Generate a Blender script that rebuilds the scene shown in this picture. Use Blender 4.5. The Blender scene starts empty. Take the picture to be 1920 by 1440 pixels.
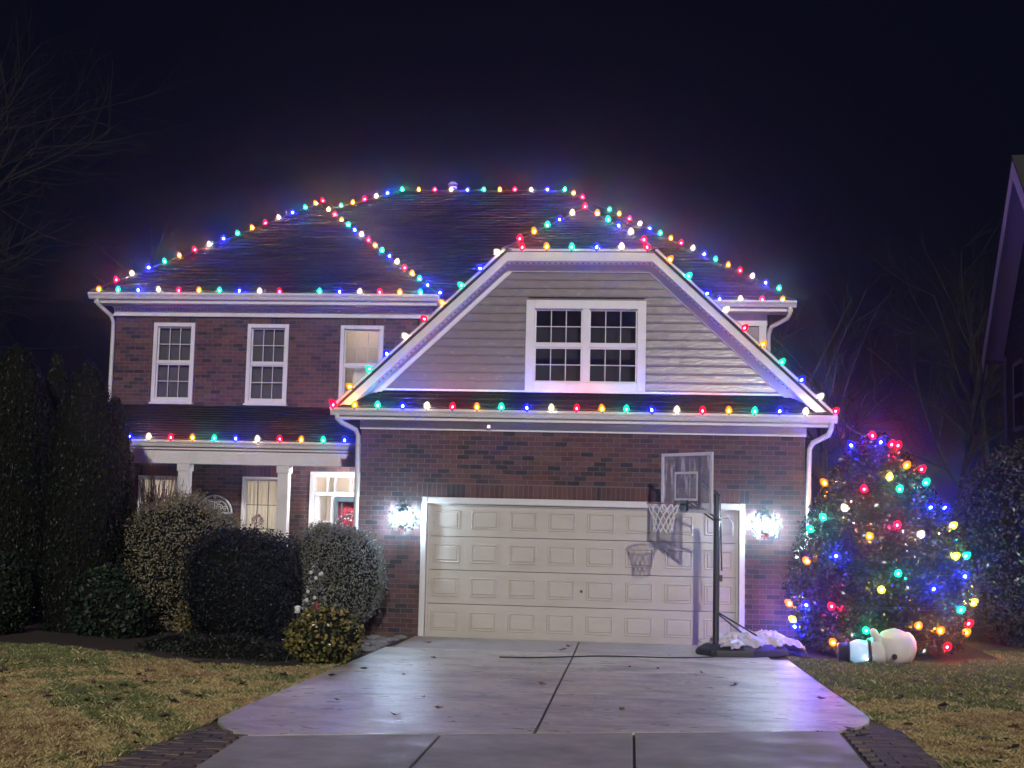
import bpy, bmesh, math, random
import numpy as np
from mathutils import Vector, Matrix

# ------------------------------------------------------------------ camera, world, sun, exposure
scn = bpy.context.scene
C = scn.collection
PI = math.pi

def set_camera():
    yaw, pitch, roll = 0.09488, 0.09290, 0.02292
    cd = bpy.data.cameras.new('camera'); co = bpy.data.objects.new('camera', cd); C.objects.link(co)
    cd.sensor_width = 36.0; cd.lens = 36.0 * 2333.6 / 1920.0
    cd.clip_start = 0.1; cd.clip_end = 600.0
    f = Vector((-math.sin(yaw) * math.cos(pitch), math.cos(yaw) * math.cos(pitch), math.sin(pitch)))
    r = Vector((math.cos(yaw), math.sin(yaw), 0)); u = r.cross(f)
    r2 = math.cos(roll) * r + math.sin(roll) * u; u2 = -math.sin(roll) * r + math.cos(roll) * u
    m = Matrix((r2, u2, -f)).transposed().to_4x4()
    m.translation = Vector((0.7293, -19.614, 2.1785))
    co.matrix_world = m
    scn.camera = co
set_camera()

world = bpy.data.worlds.new('World'); scn.world = world; world.use_nodes = True
wn = world.node_tree.nodes; wl = world.node_tree.links
bg = wn['Background']
bg.inputs['Color'].default_value = (0.30, 0.36, 1.0, 1)
bg.inputs['Strength'].default_value = 0.008

SUN_E, SUN_AZ = math.radians(20), math.radians(8)      # low key light from behind the camera, a little to the right
sd = bpy.data.lights.new('sun', 'SUN'); sd.energy = 2.1; sd.angle = math.radians(0.8); sd.color = (1.0, 0.955, 0.90)
so = bpy.data.objects.new('sun', sd); C.objects.link(so)
sdir = Vector((-math.sin(SUN_AZ) * math.cos(SUN_E), math.cos(SUN_AZ) * math.cos(SUN_E), -math.sin(SUN_E)))
so.rotation_euler = sdir.to_track_quat('-Z', 'Y').to_euler(); so.location = (6, -40, 20)

vs = scn.view_settings
vs.view_transform = 'Standard'; vs.look = 'None'; vs.exposure = 0.0; vs.gamma = 1.0; vs.use_curve_mapping = False
scn.render.engine = 'CYCLES'
cy = scn.cycles
cy.use_denoising = True
try: cy.denoiser = 'OPENIMAGEDENOISE'
except Exception: pass
cy.max_bounces = 5; cy.diffuse_bounces = 2; cy.glossy_bounces = 2; cy.transmission_bounces = 4
cy.transparent_max_bounces = 8; cy.volume_bounces = 0
cy.sample_clamp_indirect = 4.0; cy.sample_clamp_direct = 0.0
cy.use_light_tree = True
cy.caustics_reflective = False; cy.caustics_refractive = False
HAZE_DENSITY, HAZE_G = 0.0032, 0.972
BULB_POWER = 3900.0
LAMP_POWER = 1450.0

# ------------------------------------------------------------------ helpers
random.seed(7)

class MB:
    def __init__(s): s.v = []; s.f = []; s.c = []; s.mi = []
    def add(s, vs, fs, col=None, mi=0):
        b = len(s.v); s.v += [tuple(x) for x in vs]; s.f += [tuple(i + b for i in q) for q in fs]
        s.c += [col or (1, 1, 1)] * len(vs); s.mi += [mi] * len(fs); return s
    def box(s, x0, x1, y0, y1, z0, z1, col=None, mi=0, skip=()):
        vs = [(x0,y0,z0),(x1,y0,z0),(x1,y1,z0),(x0,y1,z0),(x0,y0,z1),(x1,y0,z1),(x1,y1,z1),(x0,y1,z1)]
        fs = {'-z':(0,3,2,1),'+z':(4,5,6,7),'-y':(0,1,5,4),'+x':(1,2,6,5),'+y':(2,3,7,6),'-x':(3,0,4,7)}
        return s.add(vs, [q for k, q in fs.items() if k not in skip], col, mi)
    def prism(s, poly, vec, col=None, mi=0):
        n = len(poly); v = Vector(vec)
        a = [Vector(q) for q in poly]; vs = a + [q + v for q in a]
        fs = [tuple(range(n))[::-1], tuple(range(n, 2 * n))] + [(i, (i + 1) % n, n + (i + 1) % n, n + i) for i in range(n)]
        return s.add(vs, fs, col, mi)
    def tube(s, pts, rad, n=6, col=None, mi=0, cap=True):
        pts = [Vector(q) for q in pts]; m = len(pts)
        if not isinstance(rad, (list, tuple)): rad = [rad] * m
        vs = []; up = None
        for i, q in enumerate(pts):
            t = (pts[min(i + 1, m - 1)] - pts[max(i - 1, 0)])
            if t.length < 1e-9: t = Vector((0, 0, 1))
            t.normalize()
            if up is None: up = Vector((0, 0, 1)) if abs(t.z) < .9 else Vector((1, 0, 0))
            a = up - t * up.dot(t)
            if a.length < 1e-4: a = t.orthogonal()
            a.normalize(); up = a; b = t.cross(a)
            for k in range(n):
                w = 2 * PI * k / n
                vs.append(q + (a * math.cos(w) + b * math.sin(w)) * rad[i])
        fs = [(i * n + k, i * n + (k + 1) % n, (i + 1) * n + (k + 1) % n, (i + 1) * n + k) for i in range(m - 1) for k in range(n)]
        if cap: fs += [tuple(range(n))[::-1], tuple(range((m - 1) * n, m * n))]
        return s.add(vs, fs, col, mi)
    def bar(s, a, b, w, h, col=None, mi=0):
        a = Vector(a); b = Vector(b); t = (b - a).normalized()
        up = Vector((0, 0, 1)) if abs(t.z) < .95 else Vector((0, 1, 0))
        r = t.cross(up).normalized(); u = r.cross(t)
        vs = [q + r * (sx * w / 2) + u * (sz * h / 2) for q in (a, b) for sx, sz in ((-1,-1),(1,-1),(1,1),(-1,1))]
        return s.add(vs, [(0,1,2,3)[::-1],(4,5,6,7),(0,1,5,4),(1,2,6,5),(2,3,7,6),(3,0,4,7)], col, mi)
    def lathe(s, prof, n=12, o=(0,0,0), axis='z', col=None, mi=0, mat=None):
        vs = []
        for r, h in prof:
            for k in range(n):
                w = 2 * PI * k / n; q = Vector((r * math.cos(w), r * math.sin(w), h))
                if mat is not None: q = mat @ q
                elif axis == 'x': q = Vector((q.z, q.x, q.y))
                elif axis == 'y': q = Vector((q.x, q.z, q.y))
                vs.append(q + Vector(o))
        m = len(prof)
        fs = [(i * n + k, i * n + (k + 1) % n, (i + 1) * n + (k + 1) % n, (i + 1) * n + k) for i in range(m - 1) for k in range(n)]
        if prof[0][0] > 1e-6: fs.append(tuple(range(n))[::-1])
        if prof[-1][0] > 1e-6: fs.append(tuple(range((m - 1) * n, m * n)))
        return s.add(vs, fs, col, mi)
    def mesh(s, name, mats, smooth=False):
        me = bpy.data.meshes.new(name); me.from_pydata(s.v, [], s.f)
        a = me.attributes.new('Col', 'FLOAT_COLOR', 'POINT')
        a.data.foreach_set('color', np.array([(c[0], c[1], c[2], 1) for c in s.c], 'f').ravel())
        for m in (mats if isinstance(mats, (list, tuple)) else [mats]): me.materials.append(m)
        if any(s.mi): me.polygons.foreach_set('material_index', s.mi)
        if smooth: me.polygons.foreach_set('use_smooth', [True] * len(me.polygons))
        bm = bmesh.new(); bm.from_mesh(me); bmesh.ops.recalc_face_normals(bm, faces=bm.faces); bm.to_mesh(me); bm.free()
        return me

def link(name, data, parent=None, loc=None, rot=None):
    o = bpy.data.objects.new(name, data); C.objects.link(o)
    if parent is not None: o.parent = parent
    if loc is not None: o.location = loc
    if rot is not None: o.rotation_euler = rot
    return o
def obj(name, mb, mat, parent=None, smooth=False, loc=None, rot=None, bevel=0):
    o = link(name, mb.mesh(name, mat, smooth), parent, loc, rot)
    if bevel:
        b = o.modifiers.new('bevel', 'BEVEL'); b.width = bevel; b.segments = 2; b.limit_method = 'ANGLE'
    return o
def tag(o, label=None, cat=None, group=None, kind=None):
    if label: o['label'] = label
    if cat: o['category'] = cat
    if group: o['group'] = group
    if kind: o['kind'] = kind
    return o
def thing(name, label, cat, loc=(0,0,0), group=None, rz=0):
    return tag(link(name, None, None, loc, (0,0,rz)), label, cat, group)
def gz(y): return 0.034 * min(max(0.0, -1.0 - y), 19.0)

# ------------------------------------------------------------------ materials
def mat(name, col, rough=.6, var=.12, nscale=6.0, bump=0.0, bscale=40.0, attr=False, metal=0.0, spec=.5, rvar=0.0, rscale=3.0,
        stretch=None, dirt=None, dscale=1.2, dlo=.45, dhi=.7, sss=0, coat=0):
    m = bpy.data.materials.new(name); m.use_nodes = True
    nt = m.node_tree; N = nt.nodes; L = nt.links; b = N['Principled BSDF']
    tc = N.new('ShaderNodeTexCoord'); co = tc.outputs['Object']
    geo = N.new('ShaderNodeNewGeometry'); co = geo.outputs['Position']
    mp = None
    if stretch:
        mp = N.new('ShaderNodeMapping'); mp.inputs['Scale'].default_value = stretch; L.new(co, mp.inputs['Vector']); cs = mp.outputs['Vector']
    else: cs = co
    if attr:
        at = N.new('ShaderNodeAttribute'); at.attribute_name = 'Col'
        mx = N.new('ShaderNodeMix'); mx.data_type = 'RGBA'; mx.blend_type = 'MULTIPLY'; mx.inputs['Factor'].default_value = 1
        L.new(at.outputs['Color'], mx.inputs['A']); mx.inputs['B'].default_value = (*col, 1); base = mx.outputs['Result']
    else:
        rgb = N.new('ShaderNodeRGB'); rgb.outputs[0].default_value = (*col, 1); base = rgb.outputs[0]
    if var:
        n = N.new('ShaderNodeTexNoise'); n.inputs['Scale'].default_value = nscale; n.inputs['Detail'].default_value = 6
        n.inputs['Roughness'].default_value = .65; L.new(cs, n.inputs['Vector'])
        mr = N.new('ShaderNodeMapRange'); mr.inputs['From Min'].default_value = .25; mr.inputs['From Max'].default_value = .75
        mr.inputs['To Min'].default_value = 1 - var; mr.inputs['To Max'].default_value = 1 + var; L.new(n.outputs['Fac'], mr.inputs['Value'])
        mx = N.new('ShaderNodeMix'); mx.data_type = 'RGBA'; mx.blend_type = 'MULTIPLY'; mx.inputs['Factor'].default_value = 1
        L.new(base, mx.inputs['A']); L.new(mr.outputs['Result'], mx.inputs['B']); base = mx.outputs['Result']
    if dirt:
        n = N.new('ShaderNodeTexNoise'); n.inputs['Scale'].default_value = dscale; n.inputs['Detail'].default_value = 8
        n.inputs['Roughness'].default_value = .6; L.new(cs, n.inputs['Vector'])
        mr = N.new('ShaderNodeMapRange'); mr.inputs['From Min'].default_value = dlo; mr.inputs['From Max'].default_value = dhi; L.new(n.outputs['Fac'], mr.inputs['Value'])
        mx = N.new('ShaderNodeMix'); mx.data_type = 'RGBA'; L.new(mr.outputs['Result'], mx.inputs['Factor'])
        L.new(base, mx.inputs['A']); mx.inputs['B'].default_value = (*dirt, 1); base = mx.outputs['Result']
    L.new(base, b.inputs['Base Color'])
    b.inputs['Roughness'].default_value = rough; b.inputs['Metallic'].default_value = metal
    b.inputs['Specular IOR Level'].default_value = spec
    if coat: b.inputs['Coat Weight'].default_value = coat; b.inputs['Coat Roughness'].default_value = .15
    if rvar:
        n = N.new('ShaderNodeTexNoise'); n.inputs['Scale'].default_value = rscale; n.inputs['Detail'].default_value = 5
        L.new(cs, n.inputs['Vector'])
        mr = N.new('ShaderNodeMapRange'); mr.inputs['From Min'].default_value = .3; mr.inputs['From Max'].default_value = .7
        mr.inputs['To Min'].default_value = max(.02, rough - rvar); mr.inputs['To Max'].default_value = min(1, rough + rvar); L.new(n.outputs['Fac'], mr.inputs['Value'])
        L.new(mr.outputs['Result'], b.inputs['Roughness'])
    if bump:
        n = N.new('ShaderNodeTexNoise'); n.inputs['Scale'].default_value = bscale; n.inputs['Detail'].default_value = 4; L.new(cs, n.inputs['Vector'])
        bp = N.new('ShaderNodeBump'); bp.inputs['Strength'].default_value = bump; bp.inputs['Distance'].default_value = .01
        L.new(n.outputs['Fac'], bp.inputs['Height']); L.new(bp.outputs['Normal'], b.inputs['Normal'])
    return m
def emit(name, col, strength):
    m = bpy.data.materials.new(name); m.use_nodes = True; N = m.node_tree.nodes; N.remove(N['Principled BSDF'])
    e = N.new('ShaderNodeEmission'); e.inputs['Color'].default_value = (*col, 1); e.inputs['Strength'].default_value = strength
    m.node_tree.links.new(e.outputs[0], N['Material Output'].inputs['Surface']); return m
def glass_mat(name, tint=(1,1,1), rough=.03, refl=.0):
    m = bpy.data.materials.new(name); m.use_nodes = True; nt = m.node_tree; N = nt.nodes; L = nt.links; N.remove(N['Principled BSDF'])
    t = N.new('ShaderNodeBsdfTransparent'); t.inputs['Color'].default_value = (*tint, 1)
    g = N.new('ShaderNodeBsdfGlossy'); g.inputs['Roughness'].default_value = rough
    x = N.new('ShaderNodeMixShader'); lw = N.new('ShaderNodeFresnel'); lw.inputs['IOR'].default_value = 1.5
    ad = N.new('ShaderNodeMath'); ad.operation = 'ADD'; ad.inputs[1].default_value = refl; L.new(lw.outputs[0], ad.inputs[0])
    L.new(ad.outputs[0], x.inputs['Fac']); L.new(t.outputs[0], x.inputs[1]); L.new(g.outputs[0], x.inputs[2])
    L.new(x.outputs[0], N['Material Output'].inputs['Surface']); return m

M = {}
M['brick'] = mat('brick', (1,1,1), .85, .18, 25, .5, 120, attr=True, spec=.25)
M['mortar'] = mat('mortar', (.165,.145,.15), .95, .15, 12, .4, 150, spec=.15)
M['white'] = mat('white_paint', (.66,.64,.64), .42, .05, 5, .05, 60, dirt=(.50,.47,.45), dscale=2.5, dlo=.5, dhi=.85)
M['vinyl'] = mat('vinyl_trim', (.62,.60,.60), .38, .05, 6, .04, 80)
M['door'] = mat('garage_door_paint', (.47,.425,.37), .5, .05, 4, .12, 90, dirt=(.40,.36,.31), dscale=1.5, dlo=.5, dhi=.8, stretch=(1,1,2.5))
M['siding'] = mat('vinyl_siding', (.195,.165,.170), .23, .07, 8, .22, 13, stretch=(1,1,2.2), rvar=.06, rscale=6)
M['shingle'] = mat('asphalt_shingle', (.011,.011,.015), .9, .25, 40, .6, 220, attr=True, spec=.06)
M['deck'] = mat('roof_deck', (.035,.033,.034), .9)
M['concrete'] = mat('concrete', (.57,.55,.42), .42, .22, 14, .5, 70, rvar=.20, rscale=5.0, dirt=(.31,.30,.23), dscale=1.6, dlo=.44, dhi=.64, stretch=(.8,1.25,1), spec=.5)
M['dry_concrete'] = mat('dry_concrete', (.40,.375,.32), .75, .14, 5, .25, 90, dirt=(.28,.26,.22), dscale=1.4, dlo=.46, dhi=.8)
M['mossy_concrete'] = mat('mossy_concrete', (.43,.42,.33), .62, .18, 5, .3, 90, rvar=.15, dirt=(.26,.27,.17), dscale=1.3, dlo=.42, dhi=.7)
M['paver'] = mat('clay_paver', (1,1,1), .8, .25, 18, .5, 90, attr=True, spec=.25)
M['soil'] = mat('soil', (.045,.034,.026), .95, .4, 9, .8, 40)
M['lawn'] = mat('lawn_soil', (.17,.135,.065), .95, .35, 5, .8, 60, dirt=(.055,.06,.02), dscale=.5, dlo=.42, dhi=.62)
M['grass'] = mat('grass_blades', (1,1,1), .7, .0, attr=True, spec=.25)
M['mulch'] = mat('mulch', (.050,.034,.026), .95, .5, 30, 1, 60)
M['leaf'] = mat('foliage', (1,1,1), .55, 0, attr=True, spec=.35)
M['glossy_leaf'] = mat('glossy_foliage', (1,1,1), .24, 0, attr=True, spec=.45)
M['shade_core'] = mat('crown_shade_core', (.010,.011,.008), 1.0, .4, 20, spec=0)  # solid crown core; near-black colour stands in for shade between the leaves
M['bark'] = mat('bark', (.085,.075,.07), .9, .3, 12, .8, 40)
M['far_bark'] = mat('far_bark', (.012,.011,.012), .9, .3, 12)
M['black'] = mat('black_metal', (.018,.018,.02), .45, .15, 20, spec=.5)
M['bplastic'] = mat('black_plastic', (.022,.022,.026), .5, .2, 15, .15, 50)
M['dgreen'] = mat('socket_green', (.012,.03,.016), .5, 0)
M['wire'] = mat('cord', (.12,.14,.12), .6, 0)
M['frame_grey'] = mat('grey_paint', (.58,.58,.62), .5, .1, 9)
M['acrylic'] = mat('hazed_acrylic', (.20,.19,.22), .38, .30, 9, .1, 30, rvar=.15, stretch=(3,3,.5), dirt=(.85,.83,.90), dscale=5, dlo=.52, dhi=.64)
def see_through(m, f):
    nt = m.node_tree; N = nt.nodes; out = N['Material Output']; b = N['Principled BSDF']; t = N.new('ShaderNodeBsdfTransparent'); x = N.new('ShaderNodeMixShader'); x.inputs['Fac'].default_value = f
    nt.links.new(b.outputs[0], x.inputs[1]); nt.links.new(t.outputs[0], x.inputs[2]); nt.links.new(x.outputs[0], out.inputs['Surface'])
see_through(M['acrylic'], .66)
M['rim'] = mat('rim_paint', (.30,.055,.035), .5, .2, 30)
M['net'] = mat('white_net', (.78,.77,.78), .8, .08)
M['tarp'] = mat('silver_tarp', (.52,.49,.50), .33, .2, 9, .5, 26, spec=.6)
M['red_paint'] = mat('red_door_paint', (.36,.025,.045), .4, .08)
M['storm'] = mat('storm_door_and_backlit_muntin', (.07,.10,.12), .4, .1)  # storm door paint, also the painted backlit darkness of porch muntins
M['curtain'] = mat('curtain', (.72,.58,.42), .9, .12, 6)
M['blind'] = mat('blind', (.11,.105,.12), .7, .1, 4)
M['dark_room'] = mat('dark_room', (.02,.02,.024), .9, 0)
M['glass'] = glass_mat('window_glass')
M['snowman'] = mat('inflatable_nylon', (.70,.64,.62), .6, .06, 5, .25, 14)
M['stone'] = mat('edging_stone', (.17,.165,.16), .85, .3, 8, .6, 30)
M['red_ribbon'] = mat('red_ribbon', (.28,.012,.018), .5, .1)
M['iron'] = mat('wrought_iron', (.42,.41,.40), .6, .15)
M['nsiding'] = mat('neighbour_siding', (.075,.072,.085), .6, .1, 6)
M['ntrim'] = mat('neighbour_trim', (.34,.32,.36), .6, .06)
M['nsoffit'] = mat('neighbour_soffit', (.78,.76,.80), .5, .04)
M['dead_leaf'] = mat('dead_leaf', (1,1,1), .75, .25, 40, attr=True)

BULB = {'R': ((1, .006, .035), .50), 'A': ((1, .33, .012), .46), 'T': ((.006, .80, .44), .56), 'B': ((.008, .016, 1), 2.6), 'W': ((1, .80, .52), .48), 'Y': ((.95, .80, .10), .5)}
def shell_mat(name, col):
    """coloured bulb plastic: filters the diode inside and glows itself in place of the halo"""
    m = bpy.data.materials.new(name); m.use_nodes = True; nt = m.node_tree; N = nt.nodes; L = nt.links; N.remove(N['Principled BSDF'])
    t = N.new('ShaderNodeBsdfTransparent'); t.inputs['Color'].default_value = (*col, 1)
    e = N.new('ShaderNodeEmission'); e.inputs['Color'].default_value = (*col, 1); e.inputs['Strength'].default_value = 2.4
    x = N.new('ShaderNodeMixShader'); x.inputs['Fac'].default_value = .5; L.new(t.outputs[0], x.inputs[1]); L.new(e.outputs[0], x.inputs[2]); L.new(x.outputs[0], N['Material Output'].inputs['Surface']); return m
for k, (c, s) in BULB.items():
    M['bulb_' + k] = shell_mat('bulb_' + k, c); M['diode_' + k] = emit('diode_' + k, (1, .95, .95), BULB_POWER * s)
BNAME = {'R': 'red', 'A': 'amber', 'T': 'teal green', 'B': 'blue', 'W': 'warm white', 'Y': 'yellow'}

# ------------------------------------------------------------------ ground, drive, pavers
def structure(name, mb, m, **k):
    return tag(obj(name, mb, m, **k), kind='structure')
g = MB()
ys = [-150, -60, -30, -20] + [-20 + i for i in range(1, 20)] + [0, 3, 10, 30, 80, 150]
xs = [-150, -60, -20, 20, 60, 150]
for i in range(len(ys) - 1):
    for j in range(len(xs) - 1):
        a, b = ys[i], ys[i + 1]; x0, x1 = xs[j], xs[j + 1]
        g.add([(x0, a, gz(a)), (x1, a, gz(a)), (x1, b, gz(b)), (x0, b, gz(b))], [(0, 1, 2, 3)])
structure('ground', g, M['lawn'])

SK = .32                                                     # the cross joints run a little askew to the house
def slab_mesh(poly, th=.10, lift=.022):
    """poly: plan outline, top follows the fall of the ground; subdivided lightly by its own corners"""
    m = MB(); n = len(poly)
    top = [(x, y, gz(y) + lift) for x, y in poly]; bot = [(x, y, gz(y) + lift - th) for x, y in poly]
    m.add(top + bot, [tuple(range(n))] + [(i, (i + 1) % n, n + (i + 1) % n, n + i) for i in range(n)])
    return m
drive = structure('driveway', slab_mesh([(-2.5, -1.0), (-2.5, -9.6), (2.5, -8.2), (2.5, -1.0)], .05, .004), M['soil'])
rows = [(-0.02, 0.0), (-1.75, .0), (-4.40, .30), (-6.62, .35), (-9.37, SK)]
gap = .012
XL, XR = -2.70, 2.98
def ry(k, x): return rows[k][0] + rows[k][1] * x
for k in range(4):
    for side in (0, 1):
        x0, x1 = (XL, -gap) if side == 0 else (gap, XR)
        if k == 0: x0, x1 = (-2.58, -gap) if side == 0 else (gap, 2.74)
        a, b = (lambda x: ry(k, x) - gap * (k > 0)), (lambda x: ry(k + 1, x) + gap)
        if k == 3 and side == 0: poly = [(x0, a(x0)), (x0, -8.4), (-2.68, -9.2), (-2.60, -9.45), (-2.42, -9.78), (-2.15, -10.03), (x1, b(x1)), (x1, a(x1))]
        elif k == 3: poly = [(x0, a(x0)), (x0, b(x0)), (2.55, b(2.55)), (2.76, -8.25), (2.91, -7.95), (2.99, -7.55), (x1 + .02, -7.0), (x1, a(x1))]
        else: poly = [(x0, a(x0)), (x0, b(x0)), (x1, b(x1)), (x1, a(x1))]
        o = obj('slab', slab_mesh(poly), M['dry_concrete'] if k == 0 else M['concrete'], drive, bevel=.008)
apron = structure('driveway_apron', slab_mesh([(-2.0, -10.1), (-1.9, -14.2), (2.3, -14.2), (2.4, -8.8)], .05, .002), M['soil'])
for xa, xb, xc, xd in [(-2.19, -.735, -.70, -1.90), (-.715, .79, .78, -.68), (.81, 2.54, 2.30, .80)]:
    ya, yb = -9.370 + SK * xa, -9.370 + SK * xb
    obj('slab', slab_mesh([(xa, ya), (xd, -14), (xc, -14), (xb, yb)], .10, .022), M['mossy_concrete'], apron, bevel=.008)

def paver_strip(name, inner, outer, y0, y1):
    base = structure(name, slab_mesh([(inner(y0), y0), (inner(y1), y1), (outer(y1), y1), (outer(y0), y0)], .05, .003), M['soil'])
    meshes = []
    for q in range(5):
        c = random.choice([(.17, .13, .105), (.14, .12, .105), (.20, .155, .12), (.115, .10, .092)])
        mb = MB(); mb.box(-.098, .098, -.047, .047, -.05, .0, c); meshes.append(mb.mesh('paver', M['paver']))
    y = y0; r = 0
    while y > y1:
        x = inner(y) + (.1 if r % 2 else .0)
        while x < outer(y) - .05 if inner(y) < outer(y) else x > outer(y) + .05:
            s = 1 if inner(y) < outer(y) else -1
            w = link('paver', random.choice(meshes), base, (x + s * .1, y, gz(y) + .018 + random.uniform(-.004, .005)), (random.uniform(-.02, .02) + -.034, random.uniform(-.02, .02), random.uniform(-.02, .02)))
            x += s * .206
        y -= .102; r += 1
paver_strip('paver_strip_right', lambda y: 2.575 + .035 * (y + 8.5) + max(0, y + 8.62) * .55, lambda y: 3.12 + .055 * (y + 8.3), -8.20, -12.6)
paver_strip('paver_strip_left', lambda y: -2.23 - .08 * (y + 10) - max(0, y + 10.08) * .75, lambda y: -2.68 - .055 * (y + 10), -9.72, -13.2)

bed = structure('mulch_bed_left', (lambda m: m)(slab_mesh([(-2.66, -.3), (-2.75, -3.2), (-3.0, -4.7), (-3.6, -5.0), (-4.6, -4.7), (-5.6, -4.0), (-6.6, -3.4), (-8.5, -3.1), (-12, -3.0), (-12, 1.8), (-3.5, 1.8), (-3.5, -.1)], .06, .012)), M['mulch'])
structure('mulch_bed_right', slab_mesh([(3.05, -.1), (3.05, -1.0), (3.6, -1.25), (5.0, -1.35), (6.2, -.7), (6.2, 3), (3.46, 3), (3.46, -.1)], .06, .012), M['mulch'])

# ------------------------------------------------------------------ the house
house = thing('brick_house', 'two storey red brick house with clipped gable over its wide garage door', 'house')
brick_meshes = []
BRICK_COLS = [(.115,.056,.052), (.095,.047,.046), (.130,.066,.060), (.085,.045,.046), (.108,.058,.060), (.120,.054,.048), (.078,.040,.042), (.036,.030,.036), (.045,.036,.042)]
def brick_col(): return random.choice(BRICK_COLS)
for c in BRICK_COLS:
    for q in range(2):
        mb = MB(); e = .004 * random.random()
        mb.box(-.0975, .0975, 0, .05, -.0334, .0334, tuple(v * random.uniform(.9, 1.1) for v in c), skip=('+y',))
        brick_meshes.append(mb.mesh('brick', M['brick']))
n_single = [0]
def brick_wall(name, x0, x1, z0, z1, yf, openings, singles=False, thick=.20, soldiers=(), label=None):
    """mortar core with every brick proud of it; openings: (xa, xb, za, zb)"""
    w = MB(); X = sorted({x0, x1} | {v for o in openings for v in o[:2] if x0 < v < x1}); Z = sorted({z0, z1} | {v for o in openings for v in o[2:] if z0 < v < z1})
    for i in range(len(X) - 1):
        for j in range(len(Z) - 1):
            cx, cz = (X[i] + X[i+1]) / 2, (Z[j] + Z[j+1]) / 2
            if any(a < cx < b and c < cz < d for a, b, c, d in openings): continue
            w.box(X[i], X[i+1], yf + .007, yf + thick, Z[j], Z[j+1])
    wall = obj(name, w, M['mortar'], house)
    holes = list(openings) + list(soldiers)
    rest = MB(); full = []
    P = .2065; H = .0762; k = 0
    nrow = int((z1 - z0) / H)
    for r in range(nrow):
        za = z1 - (r + 1) * H; zc = za + H / 2
        segs = [(x0, x1)]
        for a, b, c, d in holes:
            if c - .02 < zc < d + .02:
                segs = [t for s, e in segs for t in ((s, min(e, a)), (max(s, b), e)) if t[1] - t[0] > .02]
        x = x0 - (P / 2 if r % 2 else 0)
        while x < x1:
            for s, e in segs:
                xa, xb = max(x, s), min(x + P, e)
                if xb - xa < .03: continue
                isf = xb - xa > P - .001
                if isf: full.append((x + P / 2, zc))
                else: rest.box(xa + .0045, xb - .0045, yf, yf + .05, za + .0045, za + H - .0045, brick_col(), skip=('+y',))
            x += P
    for a, b, c, d in soldiers:
        n = max(1, round((b - a) / H)); s = (b - a) / n
        for i in range(n): rest.box(a + i * s + .0045, a + (i + 1) * s - .0045, yf - .002, yf + .05, c + .004, d - .004, brick_col(), skip=('+y',))
    full.sort(key=lambda q: -q[1])
    for cx, cz in full:
        if singles and n_single[0] < 300:
            n_single[0] += 1
            link('brick', random.choice(brick_meshes), wall, (cx, yf + random.uniform(-.0015, .0015), cz))
        else:
            d = random.uniform(-.0015, .0015)
            rest.box(cx - .0985, cx + .0985, yf + d, yf + .05, cz - .0336, cz + .0336, tuple(v * random.uniform(.9, 1.1) for v in brick_col()), skip=('+y',))
    tag(obj('brickwork', rest, M['brick'], wall), kind='stuff')
    return wall
brick_wall('garage_wall', -3.54, 3.44, -.05, 3.26, 0.0, [(-2.53, 2.53, -.06, 2.20)], True, soldiers=[(-2.6, 2.6, 2.20, 2.41)])
ups = [(-8.56, -7.73, 3.92, 5.48), (-6.68, -5.86, 3.92, 5.47), (-4.84, -4.00, 3.92, 5.46)]
lows = [(-8.72, -7.93, 1.00, 2.49), (-6.66, -5.86, .98, 2.51), (-5.33, -3.70, .15, 2.63)]
brick_wall('main_wall', -9.34, -3.35, -.05, 5.62, 3.8, ups + lows, soldiers=[(a, b, d, d + .14) for a, b, c, d in ups] + [(a, b, d, d + .2) for a, b, c, d in lows[:2]])
# plain side and rear walls that close the body
sw = MB(); sw.box(-3.54, -3.34, .205, 3.79, -.05, 3.5); sw.box(3.24, 3.44, .205, 4.49, -.05, 3.5)
sw.box(-9.34, -9.14, 4.01, 11.6, -.05, 6.0); sw.box(3.22, 3.42, 4.71, 11.6, -.05, 6.0); sw.box(-9.34, 3.42, 11.61, 11.8, -.05, 6.0)
obj('side_wall', sw, M['nsiding'], house)
rw = MB(); rw.box(-3.33, 3.30, 4.5, 4.7, -.05, 5.9); obj('upper_wall', rw, M['siding'], house)
cb = MB(); cb.box(3.19, 3.325, 4.46, 4.72, 3.6, 5.62); obj('corner_board', cb, M['vinyl'], house)

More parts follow.
